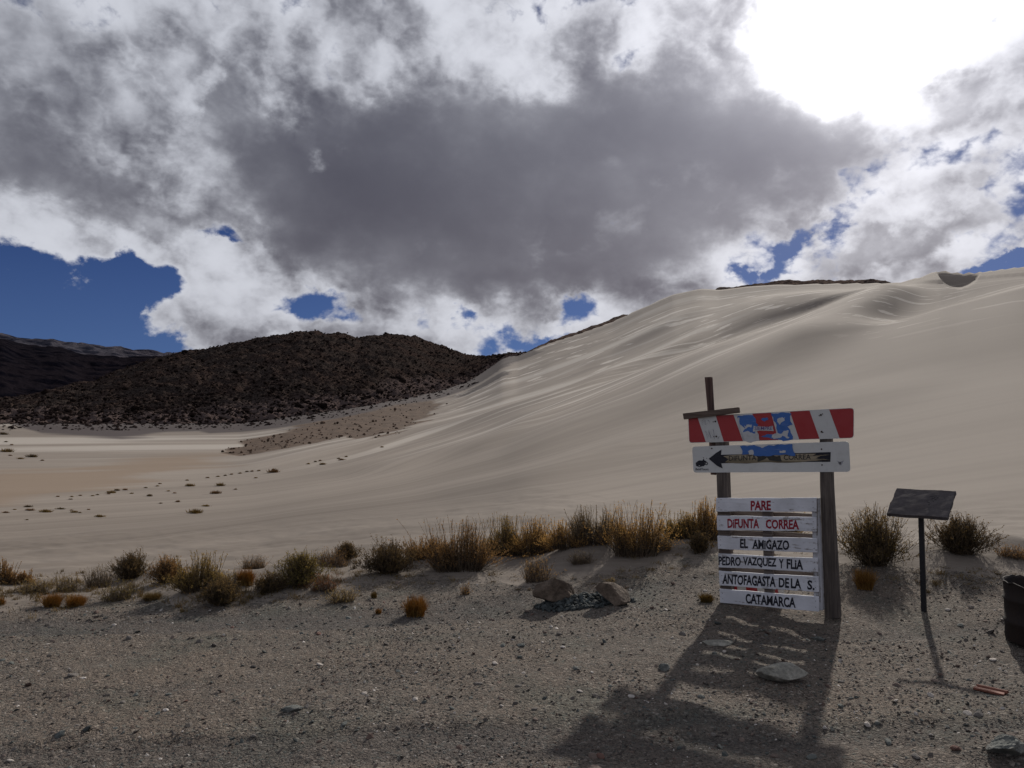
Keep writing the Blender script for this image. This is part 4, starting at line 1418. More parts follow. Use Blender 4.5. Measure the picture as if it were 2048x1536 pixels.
ORD = ['first', 'second', 'third', 'fourth', 'fifth', 'sixth', 'seventh', 'eighth', 'ninth', 'tenth', 'eleventh', 'twelfth', 'thirteenth', 'fourteenth', 'fifteenth',
       'sixteenth', 'seventeenth', 'eighteenth', 'nineteenth', 'twentieth', 'twenty-first', 'twenty-second', 'twenty-third', 'twenty-fourth', 'twenty-fifth',
       'twenty-sixth', 'twenty-seventh', 'twenty-eighth', 'twenty-ninth', 'thirtieth']


def tuft_zone(i):
    zx, zy = FT[i]
    return 0 if 56 <= i <= 63 else 1 if (zy < 330 and zx > 1700) else 2 if zy < 520 else 3


for i, (zx, zy) in enumerate(FT):
    kz = tuft_zone(i)
    rank = ORD[sorted([FT[j][0] for j in range(len(FT)) if tuft_zone(j) == kz and j not in SPECIAL]).index(zx)] if i not in SPECIAL else ''
    px, py = zx / 2.926, 820 + zy / 2.926
    wpx = SZ.get(i, 17) / 2.926
    p, t = at(px, py + 2)
    w = wpx / F * p.y
    h = w * (0.42 if wpx > 11 else 0.6)
    n = 150
    q = np.random.RandomState(3000 + i)
    az_ = q.uniform(0, 6.283, n)
    sp = q.rand(n) ** 0.6
    tt = np.linspace(0, 1, 3)[None, :]
    x = (q.normal(0, 0.20 * w, n))[:, None] + (sp * 0.36 * w * np.cos(az_))[:, None] * tt
    y = (q.normal(0, 0.15 * w, n))[:, None] + (sp * 0.36 * w * np.sin(az_))[:, None] * tt
    z = (h * q.uniform(0.5, 1.05, n) * (1 - 0.4 * sp))[:, None] * tt - 0.02
    rb = ribbons(np.stack([x, y, z], -1), np.full(n, 0.022 * w + 0.006), np.full(n, 0.004), q, q.rand(n))
    me = mesh_np('sand_tuft', rb[0], rb[1], False, {'tint': ('FLOAT', rb[2])})
    me.materials.append(LEAFM[('rust', 'gold', 'dark2')[(i * 7) % 3 if i not in (47, 32, 44) else 1]])
    o = link('sand_tuft', me, loc=p)
    if i in SPECIAL:
        lb = SPECIAL[i]
    else:
        lb = rank + (' from left of the small tufts on the far pale sand at the left edge',
                     ' from left of the small tufts where the sand rises to the dune',
                     ' from left of the small tufts in the upper line across the sand',
                     ' from left of the small tufts in the lower scattered row')[kz]
    tag(o, lb, 'tuft', 'tufts scattered over the far sand floor')
    # its tail of sand
    tail = 1.5 * w
    dx_, dy_ = -math.cos(WIND + 0.1), -math.sin(WIND + 0.1)
    nn = 7
    tco, tfa = [], []
    for a_ in range(nn):
        s_ = a_ / (nn - 1)
        wid = 0.28 * w * (1 - s_) ** 0.8 + 0.01
        hh_ = 0.17 * h * (1 - s_) + 0.005
        for b_ in (-1, 0, 1):
            xx_ = dx_ * tail * s_ - dy_ * wid * b_
            yy_ = dy_ * tail * s_ + dx_ * wid * b_
            gz = float(ground_z(p.x + xx_, p.y + yy_)) - p.z
            tco.append((xx_, yy_, gz + (hh_ if b_ == 0 else -0.02)))
    for a_ in range(nn - 1):
        for b_ in (0, 1):
            k0 = a_ * 3 + b_
            tfa.append((k0, k0 + 1, k0 + 4, k0 + 3))
    me = mesh_np('sand_tail', np.array(tco), np.array(tfa), True, {'flow': ('FLOAT', np.full(nn * 3, 4.0))})
    me.materials.append(GM)
    link('sand_tail', me, o)


# sparse dry scrub too small and thin to count, along the foot of the sand bank
q = np.random.RandomState(5000)
SC_, SF_, ST_, off = [], [], [], 0
for i in range(420):
    left = i < 300
    cx_ = q.uniform(-60, 720) if left else q.uniform(700, 2080)
    line = float(np.interp(cx_, *zip(*SANDLINE)))
    cy_ = line + (q.normal(-24, 16) if left else q.normal(6, 16))
    p, t = hit(cx_, cy_)
    if t > 14:
        continue
    n = q.randint(8, 34)
    w_ = q.uniform(0.04, 0.16)
    h_ = q.uniform(0.03, 0.11) * (1.0 if left else 0.6)
    a_ = q.uniform(0, 6.283, n)
    s_ = q.rand(n) ** 0.7
    tt = np.linspace(0, 1, 4)[None, :]
    x_ = q.normal(0, 0.3 * w_, (n, 1)) + (s_ * w_ * 0.5 * np.cos(a_))[:, None] * tt + np.cumsum(q.normal(0, 0.006, (n, 4)), 1) * tt
    y_ = q.normal(0, 0.3 * w_, (n, 1)) + (s_ * w_ * 0.5 * np.sin(a_))[:, None] * tt
    z_ = (h_ * q.uniform(0.4, 1.0, n) * (1 - 0.5 * s_))[:, None] * tt - 0.004
    P_ = np.stack([x_, y_, z_], -1) + np.array([p[0], p[1], float(ground_z(p[0], p[1]))])
    rb = ribbons(P_, np.full(n, 0.0024), np.full(n, 0.0010), q, np.clip(q.rand() * 0.7 + q.rand(n) * 0.3, 0, 1))
    SC_.append(rb[0]); SF_.append(rb[1] + off); ST_.append(rb[2]); off += len(rb[0])
me = mesh_np('dry_scrub', np.concatenate(SC_), np.concatenate(SF_), False, {'tint': ('FLOAT', np.concatenate(ST_))})
tag(link('dry_scrub', me, None, LEAFM['straw']), 'thin dry scrub scattered along the foot of the sand bank', 'scrub', kind='stuff')

# ------------------------------------------------------------------ flat shapes and text on upright planes
class Plane:
    """upright plane through the ground point seen at (px, py), running along bearing `yaw`"""

    def __init__(self, px, py, yaw, dist=None):
        p, t = at(px, py)
        self.o = np.array([p.x, p.y, p.z])
        self.w = np.array([math.cos(yaw), -math.sin(yaw), 0.0])
        self.n = np.array([-math.sin(yaw), -math.cos(yaw), 0.0])      # towards the viewer
        self.M = Matrix(((self.w[0], self.n[0] * -1, 0, self.o[0]), (self.w[1], self.n[1] * -1, 0, self.o[1]), (0, 0, 1, self.o[2]), (0, 0, 0, 1)))

    def uv(self, px, py, off=0.0):
        """pixel -> (l, z) on the plane shifted `off` towards the viewer"""
        d = pdir(px, py)
        o = self.o + self.n * off
        t = ((o - EYE3) @ self.n) / (d @ self.n)
        q = EYE3 + d * t - o
        return float(q @ self.w), float(q[2])


def prism(name, pts, front, depth, parent, mat, bevel=0.0, smooth=False):
    """outline (l, z) made solid: front face at -front (towards viewer), going back by depth; local y is away from the viewer"""
    import bmesh
    bm = bmesh.new()
    a = [bm.verts.new((u, -front, v)) for u, v in pts]
    b = [bm.verts.new((u, -front + depth, v)) for u, v in pts]
    bm.faces.new(a)
    bm.faces.new(b[::-1])
    n = len(pts)
    for i in range(n):
        bm.faces.new((a[i], b[i], b[(i + 1) % n], a[(i + 1) % n]))
    bmesh.ops.recalc_face_normals(bm, faces=bm.faces)
    if bevel:
        bmesh.ops.bevel(bm, geom=bm.edges[:], offset=bevel, segments=1, affect='EDGES')
    me = bpy.data.meshes.new(name)
    bm.to_mesh(me)
    bm.free()
    return link(name, me, parent, mat)


def plank(name, pts, front, depth, parent, mat, seed, wob=0.0025, nseg=14, bev=0.003):
    """a quad outline TL TR BR BL as a slightly irregular board"""
    rs = np.random.RandomState(seed)
    tl, tr, br, bl = [np.array(p) for p in pts]
    top = [tl + (tr - tl) * k / nseg for k in range(nseg + 1)]
    bot = [br + (bl - br) * k / nseg for k in range(nseg + 1)]
    out = []
    for row in (top, bot):
        wv = np.cumsum(rs.normal(0, wob * 0.5, len(row)))
        wv -= np.linspace(wv[0], wv[-1], len(row))
        for p, w in zip(row, wv):
            out.append((p[0], p[1] + w))
    return prism(name, out, front, depth, parent, mat, bev)


def clip_poly(poly, a, b, keep):
    """clip polygon by the line a-b; keep side sign"""
    out = []
    n = len(poly)
    f = lambda p: ((b[0] - a[0]) * (p[1] - a[1]) - (b[1] - a[1]) * (p[0] - a[0])) * keep
    for i in range(n):
        p, q = poly[i], poly[(i + 1) % n]
        fp, fq = f(p), f(q)
        if fp >= 0:
            out.append(p)
        if fp * fq < 0:
            t = fp / (fp - fq)
            out.append((p[0] + (q[0] - p[0]) * t, p[1] + (q[1] - p[1]) * t))
    return out


def rounded(tl, tr, br, bl, rad, seg=6):
    out = []
    P = [np.array(p, float) for p in (tl, tr, br, bl)]
    for i in range(4):
        p, a, b = P[i], P[i - 1], P[(i + 1) % 4]
        u = (a - p) / np.linalg.norm(a - p)
        v = (b - p) / np.linalg.norm(b - p)
        s, e = p + u * rad, p + v * rad
        for k in range(seg + 1):
            t = k / seg
            out.append(tuple((1 - t) ** 2 * s + 2 * t * (1 - t) * p + t * t * e))
    return out


_fonts = {}


def word(text, quad, pl, off, parent, mat, name='lettering', bold=0.0, jitter=0.0, seed=0, depth=0.0012):
    """text fitted into four photo pixels TL TR BR BL on the plane (painted, a hair proud)"""
    cu = bpy.data.curves.new('t', 'FONT')
    cu.body = text
    cu.offset = bold
    cu.resolution_u = 3
    o = bpy.data.objects.new('t', cu)
    COL.objects.link(o)
    dg = bpy.context.evaluated_depsgraph_get()
    me = bpy.data.meshes.new_from_object(o.evaluated_get(dg))
    bpy.data.objects.remove(o)
    bpy.data.curves.remove(cu)
    n = len(me.vertices)
    co = np.empty(n * 3, np.float32)
    me.vertices.foreach_get('co', co)
    co = co.reshape(-1, 3)
    x0, x1 = co[:, 0].min(), co[:, 0].max()
    cap = [c for c in text if c.isupper()]
    y0, y1 = co[:, 1].min(), co[:, 1].max()
    q = [np.array(pl.uv(px, py, off)) for px, py in quad]
    u = (co[:, 0] - x0) / (x1 - x0)
    v = (co[:, 1] - y0) / (y1 - y0)
    if jitter:
        rs = np.random.RandomState(seed)
        k = rs.uniform(0, 6.28, 4)
        v = v + jitter * (np.sin(u * 19 + k[0]) * 0.6 + np.sin(u * 41 + k[1]) * 0.4)
        u = u + jitter * 0.12 * np.sin(u * 33 + k[2]) + jitter * 0.10 * (v - 0.5) * np.sin(u * 14 + k[3])
    T = q[0][None] * (1 - u)[:, None] + q[1][None] * u[:, None]
    B = q[3][None] * (1 - u)[:, None] + q[2][None] * u[:, None]
    Pp = B * (1 - v)[:, None] + T * v[:, None]
    new = np.stack([Pp[:, 0], np.full(n, -off), Pp[:, 1]], -1).astype(np.float32)
    me.vertices.foreach_set('co', new.ravel())
    me.materials.clear()
    me.update()
    o = link(name, me, parent, mat)
    return o


# ------------------------------------------------------------------ materials of the sign
def wood_material(name, c1, c2, c3=None, axis='X', paint=None, wear=0.5):
    m, N, b = mat_new(name, 0.85, 0.2)
    pos = N.new('ShaderNodeTexCoord').outputs['Object']
    sc = {'X': (2.0, 8, 38), 'Z': (38, 12, 2.0)}[axis]
    g = N.noise(N.mapping(pos, scale=sc), 1.6, 6, 0.65)
    g2 = N.noise(N.mapping(pos, scale=tuple(v * 0.35 for v in sc)), 1.3, 4, 0.6)
    col = N.mix(N.ss(g, 0.35, 0.65), c1, c2)
    if c3:
        col = N.mix(N.ss(g2, 0.5, 0.68), col, c3)
    h = g
    if paint:
        n = N.noise(pos, 22, 7, 0.72)
        st = N.noise(N.mapping(pos, scale=tuple(v * 0.6 for v in sc)), 2.2, 5, 0.6)
        mk = N.ss(N.m('MULTIPLY_ADD', st, 0.65, N.m('MULTIPLY', n, 0.5)), 0.62 - 0.12 * wear, 0.70 - 0.10 * wear)
        pc = N.mix(N.ss(N.noise(pos, 6, 5, 0.6), 0.3, 0.7), paint, tuple(x * 0.80 for x in paint))
        pc = N.mix(N.ss(g, 0.55, 0.75, 0.0, 0.45), pc, tuple(x * 0.55 for x in paint))
        col = N.mix(N.m('MULTIPLY', mk, 0.85), pc, col)
    N.put(b.inputs['Base Color'], col)
    bump(N, b, h, 0.5, 0.004)
    return m


def panel_material(name, c, scuff=0.25, rough=0.45, tint=(0.45, 0.42, 0.38)):
    m, N, b = mat_new(name, rough, 0.4)
    pos = N.new('ShaderNodeTexCoord').outputs['Object']
    n = N.noise(pos, 14, 7, 0.68)
    s = N.noise(N.mapping(pos, scale=(3, 3, 60)), 2.0, 5, 0.65)
    d = N.noise(N.mapping(pos, scale=(40, 3, 5)), 2.0, 5, 0.65)
    col = N.mix(N.ss(n, 0.45, 0.8, 0.0, scuff * 2), c, tuple(a * t for a, t in zip(c, (0.72, 0.70, 0.66))))
    col = N.mix(N.ss(s, 0.62, 0.72, 0, scuff), col, tint)
    col = N.mix(N.ss(d, 0.6, 0.75, 0, scuff * 1.2), col, tuple(a * 0.6 for a in c))
    N.put(b.inputs['Base Color'], col)
    N.put(b.inputs['Roughness'], N.ss(n, 0.3, 0.8, rough - 0.1, rough + 0.3))
    bump(N, b, n, 0.12, 0.003)
    return m


def plain(name, c, rough=0.7, spec=0.3, var=0.25, sc=40, metal=0.0, bs=0.2):
    m, N, b = mat_new(name, rough, spec)
    pos = N.new('ShaderNodeTexCoord').outputs['Object']
    n = N.noise(pos, sc, 5, 0.65)
    N.put(b.inputs['Base Color'], N.mix(N.ss(n, 0.3, 0.7), tuple(x * (1 - var) for x in c), tuple(x * (1 + var) for x in c)))
    b.inputs['Metallic'].default_value = metal
    bump(N, b, n, bs, 0.003)
    return m


WOOD_POST = wood_material('weathered_post_wood', (0.060, 0.050, 0.045), (0.12, 0.10, 0.088), (0.045, 0.038, 0.036), 'Z')
WOOD_CROSS = wood_material('cross_wood', (0.075, 0.045, 0.038), (0.125, 0.08, 0.068), (0.05, 0.032, 0.030), 'Z')
WOOD_BEAM = wood_material('beam_wood', (0.085, 0.062, 0.050), (0.14, 0.105, 0.088), (0.06, 0.043, 0.038), 'X')
WOOD_DARK = wood_material('pallet_wood', (0.075, 0.058, 0.050), (0.14, 0.115, 0.10), None, 'X')
WHITE_WOOD = wood_material('whitewashed_board', (0.16, 0.14, 0.13), (0.24, 0.215, 0.20), None, 'X', (0.64, 0.65, 0.70), -0.1)
WHITE_WOOD_Z = wood_material('whitewashed_stringer', (0.12, 0.105, 0.095), (0.21, 0.19, 0.175), None, 'Z', (0.44, 0.44, 0.47), 0.45)
PANEL_WHITE = panel_material('white_sheet_metal', (0.50, 0.505, 0.50), 0.22)
PANEL_RED = panel_material('red_reflective_film', (0.30, 0.022, 0.026), 0.12, 0.45, (0.35, 0.08, 0.08))
STICKER = panel_material('blue_sticker_film', (0.035, 0.115, 0.36), 0.35, 0.5, (0.45, 0.5, 0.6))
STICKER_P = panel_material('torn_sticker_paper', (0.44, 0.45, 0.47), 0.35, 0.7)
PURPLE = plain('purple_print', (0.09, 0.055, 0.19), 0.6)
RED_PAINT = plain('red_sign_paint', (0.24, 0.012, 0.026), 0.7)
BLACK_PAINT = plain('black_sign_paint', (0.016, 0.016, 0.024), 0.7)
ARROW_TAN = wood_material('arrow_tan_print', (0.115, 0.095, 0.065), (0.235, 0.195, 0.135), (0.33, 0.28, 0.205), 'X')
PRINT_DARK = plain('dark_print', (0.035, 0.033, 0.03), 0.6)
PENCIL = plain('faint_marker', (0.24, 0.24, 0.26), 0.7)
SCREW = plain('rusty_screw', (0.05, 0.035, 0.028), 0.6, 0.4, 0.3, 80, 0.5)

YAW = math.radians(35.3)
SG = Plane(1668, 1234, YAW)
sign = bpy.data.objects.new('wooden_sign', None)
COL.objects.link(sign)
sign.matrix_world = SG.M
sign.empty_display_size = 0.2
tag(sign, 'wooden sign with a cross, striped panel, arrow panel and white lettered pallet boards', 'sign')


def z1(x, y):      # detail view of the upper panels -> photo pixel
    return 1340 + x / 5.12, 740 + y / 5.12


def z2(x, y):      # detail view of the boards -> photo pixel
    return 1400 + x / 5.12, 960 + y / 5.12


def quadpts(pl, pts, off, zf):
    return [pl.uv(*zf(*p), off) for p in pts]


# depth layout (distance towards the viewer): pallet boards .075, panels .055, posts -0.05..+.045
# posts
plank('post', quadpts(SG, [(455, 560), (565, 560), (590, 1330), (480, 1330)], 0.04, z1) [:2] + quadpts(SG, [(325, 1300), (215, 1300)], 0.04, z2), 0.04, 0.09, sign, WOOD_POST, 1, 0.004, 12, 0.006)
rp = [SG.uv(*z1(1500, 470), 0.04), SG.uv(*z1(1640, 470), 0.04), SG.uv(1680, 1241, 0.04), SG.uv(1650, 1241, 0.04)]
rp = [SG.uv(*z1(1528, 470), 0.04), SG.uv(*z1(1640, 470), 0.04), SG.uv(1664, 970, 0.04), SG.uv(1679, 1238, 0.04), SG.uv(1649, 1238, 0.04), SG.uv(1639.5, 970, 0.04)]
prism('post', rp, 0.04, 0.085, sign, WOOD_POST, 0.007)
# cross
cu_ = quadpts(SG, [(353, 73), (425, 70), (445, 408), (466, 1075), (415, 1072), (382, 408)], 0.02, z1)
prism('cross_upright', cu_, 0.02, 0.028, sign, WOOD_CROSS, 0.003)
plank('cross_beam', quadpts(SG, [(129, 445), (702, 380), (708, 438), (139, 507)], 0.072, z1), 0.072, 0.030, sign, WOOD_BEAM, 4, 0.002, 10, 0.003)

# striped panel
OFFP = 0.045
pc = [SG.uv(*z1(*p), OFFP) for p in ((185, 478), (1884, 386), (1882, 697), (196, 748))]
outline = rounded(*pc, 0.028)
stp = prism('striped_panel', outline, OFFP, 0.003, sign, PANEL_WHITE)
inset = rounded(*[SG.uv(*z1(*p), OFFP) for p in ((189, 483), (1880, 391), (1878, 693), (200, 743))], 0.027)
SE = [(None, (280, 478), (370, 745)), ((470, 470), (555, 745), (650, 458), (750, 735)), ((845, 450), (920, 728), (1035, 440), (1112, 722)),
      ((1230, 430), (1325, 716), (1430, 420), (1535, 714)), ((1632, 410), (1740, 705), None)]
for i, s in enumerate(SE):
    poly = list(inset)
    uvs = [None if p is None else SG.uv(*z1(*p), OFFP) for p in s]
    if i == 0:
        poly = clip_poly(poly, uvs[1], uvs[2], -1)
    elif i == 4:
        poly = clip_poly(poly, uvs[0], uvs[1], 1)
    else:
        poly = clip_poly(clip_poly(poly, uvs[0], uvs[1], 1), uvs[2], uvs[3], -1)
    if len(poly) > 2:
        prism('red_stripe', poly, OFFP + 0.0012, 0.0008, stp, PANEL_RED)


def torn(pts, seed, amp, n=3):
    """roughen an outline"""
    rs = np.random.RandomState(seed)
    P = [np.array(p, float) for p in pts]
    for _ in range(n):
        Q = []
        for i in range(len(P)):
            a, b = P[i], P[(i + 1) % len(P)]
            Q.append(a)
            Q.append((a + b) / 2 + rs.normal(0, amp, 2) * np.linalg.norm(b - a))
        P = Q
    return [tuple(p) for p in P]


def blob_print(name, pts, off, parent, mat, seed, amp=0.07, n=3, zf=z1):
    p = [SG.uv(*zf(*q), off) for q in torn(pts, seed, amp, n)]
    return prism(name, p, off, 0.0006, parent, mat)


O2 = OFFP + 0.0022
stk1 = blob_print('torn_sticker', [(692, 470), (845, 462), (880, 540), (905, 560), (880, 600), (870, 640), (900, 690), (840, 716), (770, 716), (745, 640), (770, 600), (720, 560)], O2, stp, STICKER, 5)
blob_print('torn_sticker', [(1035, 442), (1180, 436), (1245, 448), (1256, 560), (1200, 580), (1235, 640), (1256, 712), (1130, 716), (1030, 700), (930, 680), (1000, 655), (1100, 640), (1090, 560), (1060, 520)], O2, stp, STICKER, 6)
blob_print('sticker_paper', [(735, 640), (800, 625), (850, 650), (905, 650), (915, 724), (760, 728)], O2 + 0.0008, stp, STICKER_P, 7, 0.10)
blob_print('sticker_paper', [(1090, 640), (1150, 650), (1215, 620), (1225, 690), (1150, 672), (1100, 700), (1040, 690)], O2 + 0.0008, stp, STICKER_P, 8, 0.12)
blob_print('sticker_paper', [(1100, 500), (1180, 480), (1170, 520), (1120, 560)], O2 + 0.0008, stp, STICKER_P, 9, 0.14)
blob_print('sticker_paper', [(855, 572), (1055, 572), (1062, 625), (850, 632)], O2 + 0.0008, stp, STICKER_P, 10, 0.05)
blob_print('sticker_paper', [(760, 570), (840, 560), (830, 590), (770, 600)], O2 + 0.0008, stp, STICKER_P, 12, 0.14)
blob_print('sticker_paper', [(690, 500), (706, 480), (716, 590), (740, 690), (756, 726), (720, 640)], O2 + 0.0008, stp, STICKER_P, 13, 0.06)
blob_print('sticker_paper', [(930, 500), (985, 488), (1010, 500), (970, 530)], O2 + 0.0008, stp, STICKER, 11, 0.14)
word('SIEMPRE', [z1(868, 580), z1(1050, 578), z1(1046, 612), z1(866, 616)], SG, O2 + 0.0018, stp, PURPLE, 'print', 0.01)
# marker scribbles on the first white band
word('FLY', [z1(322, 515), z1(420, 505), z1(424, 552), z1(326, 560)], SG, OFFP + 0.0012, stp, PENCIL, 'scribble', -0.025, 0.2, 3)
word('MVL', [z1(362, 635), z1(484, 612), z1(512, 700), z1(384, 712)], SG, OFFP + 0.0012, stp, PENCIL, 'scribble', -0.022, 0.25, 5)


def screw(px, py, pl, off, parent, r=0.0075):
    u, v = pl.uv(px, py, off)
    pts = [(u + r * math.cos(a * math.pi / 4), v + r * math.sin(a * math.pi / 4)) for a in range(8)]
    prism('screw', pts, off + 0.004, 0.004, parent, SCREW, 0.001)


for p in ((465, 527), (475, 680), (1545, 460), (1553, 632)):
    screw(*z1(*p), SG, OFFP, stp, 0.0085)
for p in ((443, 531), (450, 682), (1528, 468), (1566, 640), (1562, 450)):
    screw(*z1(*p), SG, OFFP, stp, 0.0045)

# arrow panel
pc = [SG.uv(*z1(*p), OFFP) for p in ((227, 785), (1832, 730), (1848, 1043), (240, 1051))]
arp = prism('arrow_panel', rounded(*pc, 0.03), OFFP, 0.003, sign, PANEL_WHITE)
O3 = OFFP + 0.0010
blob_print('arrow_shaft', [(515, 868), (1646, 840), (1642, 940), (520, 956)], O3, arp, BLACK_PAINT, 21, 0.003, 2)
blob_print('arrow_wood_print', [(540, 882), (1100, 866), (1500, 856), (1460, 880), (1640, 868), (1500, 895), (1638, 925), (1450, 930), (1000, 942), (560, 946), (600, 915)], O3 + 0.0008, arp, ARROW_TAN, 22, 0.03, 2)
blob_print('arrow_head', [(396, 908), (470, 850), (527, 814), (522, 868), (556, 880), (530, 893), (566, 905), (526, 915), (560, 935), (524, 948), (540, 1008), (480, 980)], O3 + 0.0016, arp, BLACK_PAINT, 23, 0.02, 1)
for k in range(9):
    y0 = 852 + k * 10
    blob_print('grain_stroke', [(1480 + (k * 37) % 60, y0), (1640, y0 + 4), (1560, y0 + 9)], O3 + 0.0024, arp, BLACK_PAINT, 30 + k, 0.06, 1)
blob_print('dark_smudge', [(885, 880), (1120, 876), (1150, 935), (900, 940)], O3 + 0.0024, arp, PRINT_DARK, 24, 0.12)
word('DIFUNTA', [z1(603, 880), z1(884, 872), z1(884, 924), z1(603, 930)], SG, O3 + 0.0034, arp, PRINT_DARK, 'lettering', 0.012)
word('CORREA', [z1(1165, 868), z1(1440, 862), z1(1442, 916), z1(1165, 922)], SG, O3 + 0.0034, arp, PRINT_DARK, 'lettering', 0.012)
blob_print('torn_sticker', [(716, 780), (860, 766), (940, 800), (1010, 770), (1120, 764), (1252, 758), (1262, 830), (1282, 880), (1100, 872), (1000, 884), (880, 880), (740, 868)], O3 + 0.0042, arp, STICKER, 25, 0.05)
blob_print('sticker_paper', [(800, 830), (850, 822), (860, 860), (810, 866)], O3 + 0.005, arp, STICKER_P, 26, 0.1)
blob_print('sticker_paper', [(1120, 828), (1185, 824), (1180, 848), (1125, 850)], O3 + 0.005, arp, STICKER_P, 27, 0.12)
# little buggy emblem, its name, and an animal skull mark at the other end
blob_print('buggy_emblem', [(262, 955), (290, 930), (330, 928), (352, 945), (362, 968), (350, 985), (320, 990), (300, 975), (282, 988), (264, 975)], O3, arp, BLACK_PAINT, 41, 0.08, 2)
for cx_, cy_, rr_ in ((302, 978, 17), (372, 958, 17)):
    pts = []
    for a in range(13):
        an = a * math.pi / 6
        pts.append((cx_ + rr_ * math.cos(an), cy_ + rr_ * math.sin(an)))
    for a in range(12, -1, -1):
        an = a * math.pi / 6
        pts.append((cx_ + rr_ * 0.5 * math.cos(an), cy_ + rr_ * 0.5 * math.sin(an)))
    prism('buggy_wheel', [SG.uv(*z1(*p), O3 + 0.0008) for p in pts], O3 + 0.0008, 0.0006, arp, BLACK_PAINT)
blob_print('buggy_bars', [(330, 930), (345, 905), (352, 925), (375, 935), (360, 950), (340, 945)], O3 + 0.0008, arp, BLACK_PAINT, 42, 0.06, 1)
word('BaldiTours', [z1(262, 1004), z1(394, 1004), z1(394, 1028), z1(262, 1027)], SG, O3, arp, BLACK_PAINT, 'lettering', 0.02)
blob_print('skull_mark', [(1705, 928), (1722, 935), (1740, 940), (1765, 932), (1778, 922), (1768, 952), (1750, 975), (1738, 975), (1722, 952)], O3, arp, PENCIL, 43, 0.08, 2)
blob_print('skull_mark', [(1728, 942), (1750, 944), (1746, 964), (1736, 962)], O3 + 0.0008, arp, PRINT_DARK, 44, 0.08, 2)
for p in ((428, 803), (1552, 810), (1557, 972)):
    screw(*z1(*p), SG, OFFP, arp, 0.0065)
for p in ((343, 897), (376, 903)):
    screw(*z1(*p), SG, OFFP, arp, 0.0035)

# pallet: boards, stringers
OFFB = 0.125
BOARDS = [
    ([(162, 185), (1190, 180), (1190, 326), (164, 324)], [('PARE', (519, 212), (726, 210), (726, 310), (519, 312), 'r')]),
    ([(170, 366), (1190, 384), (1190, 530), (174, 514)], [('DiFUNTA', (280, 398), (604, 397), (606, 497), (282, 493), 'r'), ('CORREA', (674, 403), (1012, 408), (1014, 508), (674, 498), 'r')]),
    ([(176, 571), (1196, 600), (1200, 745), (184, 706)], [('EL', (410, 602), (490, 602), (492, 700), (410, 696), 'b'), ('AMiGAZO', (536, 610), (912, 618), (912, 718), (536, 706), 'b')]),
    ([(184, 756), (1204, 800), (1206, 950), (190, 896)], [('PEDRO', (190, 780), (418, 788), (418, 882), (190, 874), 'b'), ('VAZQUEZ', (440, 786), (784, 800), (784, 906), (440, 886), 'b'),
                                                         ('Y', (808, 808), (856, 808), (856, 906), (810, 904), 'b'), ('FLiA', (886, 806), (1054, 818), (1056, 920), (888, 908), 'b')]),
    ([(190, 930), (1210, 990), (1215, 1150), (200, 1080)], [('ANTOFAGASTA', (230, 962), (774, 988), (774, 1098), (228, 1062), 'b'), ('DE', (806, 1000), (912, 1004), (912, 1106), (806, 1098), 'b'),
                                                           ('LA', (930, 1006), (1034, 1014), (1036, 1114), (930, 1108), 'b'), ('S.', (1100, 1024), (1172, 1030), (1174, 1130), (1098, 1122), 'b')]),
    ([(198, 1114), (1214, 1196), (1216, 1350), (205, 1256)], [('CATAMARCA', (465, 1160), (976, 1206), (980, 1312), (466, 1262), 'b')]),
]
for i, (pts, words) in enumerate(BOARDS):
    bd = plank('board', quadpts(SG, pts, OFFB, z2), OFFB, 0.020, sign, WHITE_WOOD, 60 + i, 0.0022, 16, 0.0025)
    for j, (t, a, b_, c_, d_, k) in enumerate(words):
        word(t, [z2(*a), z2(*b_), z2(*c_), z2(*d_)], SG, OFFB + 0.0012, bd, RED_PAINT if k == 'r' else BLACK_PAINT, 'lettering', 0.034, 0.022, i * 7 + j)
    for sx in (0.03, 0.5, 0.97):
        tl, tr, br, bl = [np.array(p) for p in pts]
        for vv in (0.3, 0.7):
            m_ = (tl * (1 - sx) + tr * sx) * (1 - vv) + (bl * (1 - sx) + br * sx) * vv
            screw(*z2(*m_), SG, OFFB, bd, 0.0032)
OB2 = OFFB - 0.021
plank('stringer', [SG.uv(*z2(*p), OB2) for p in ((176, 192), (300, 192), (322, 1262), (212, 1250))], OB2, 0.06, sign, WOOD_DARK, 80, 0.003, 12, 0.003)
plank('stringer', [SG.uv(*z2(*p), OB2) for p in ((632, 190), (728, 186), (752, 1300), (662, 1290))], OB2, 0.06, sign, WOOD_DARK, 81, 0.003, 12, 0.003)
plank('stringer', [SG.uv(*z2(*p), OB2) for p in ((1142, 190), (1212, 186), (1256, 1340), (1166, 1334))], OB2, 0.066, sign, WHITE_WOOD_Z, 82, 0.003, 12, 0.003)
# back boards of the pallet, dark
OB3 = OB2 - 0.067
for i, (a, b_) in enumerate((((176, 330), (1190, 372)), ((182, 535), (1194, 575)), ((190, 905), (1204, 985)))):
    y0, y1 = a[1], b_[1]
    plank('back_board', [SG.uv(*z2(*p), OB3) for p in ((a[0], y0 - 30), (b_[0], y0 + 18), (b_[0], y1 + 30), (a[0], y1 - 8))], OB3, 0.016, sign, WOOD_DARK, 90 + i, 0.003, 12, 0.003)

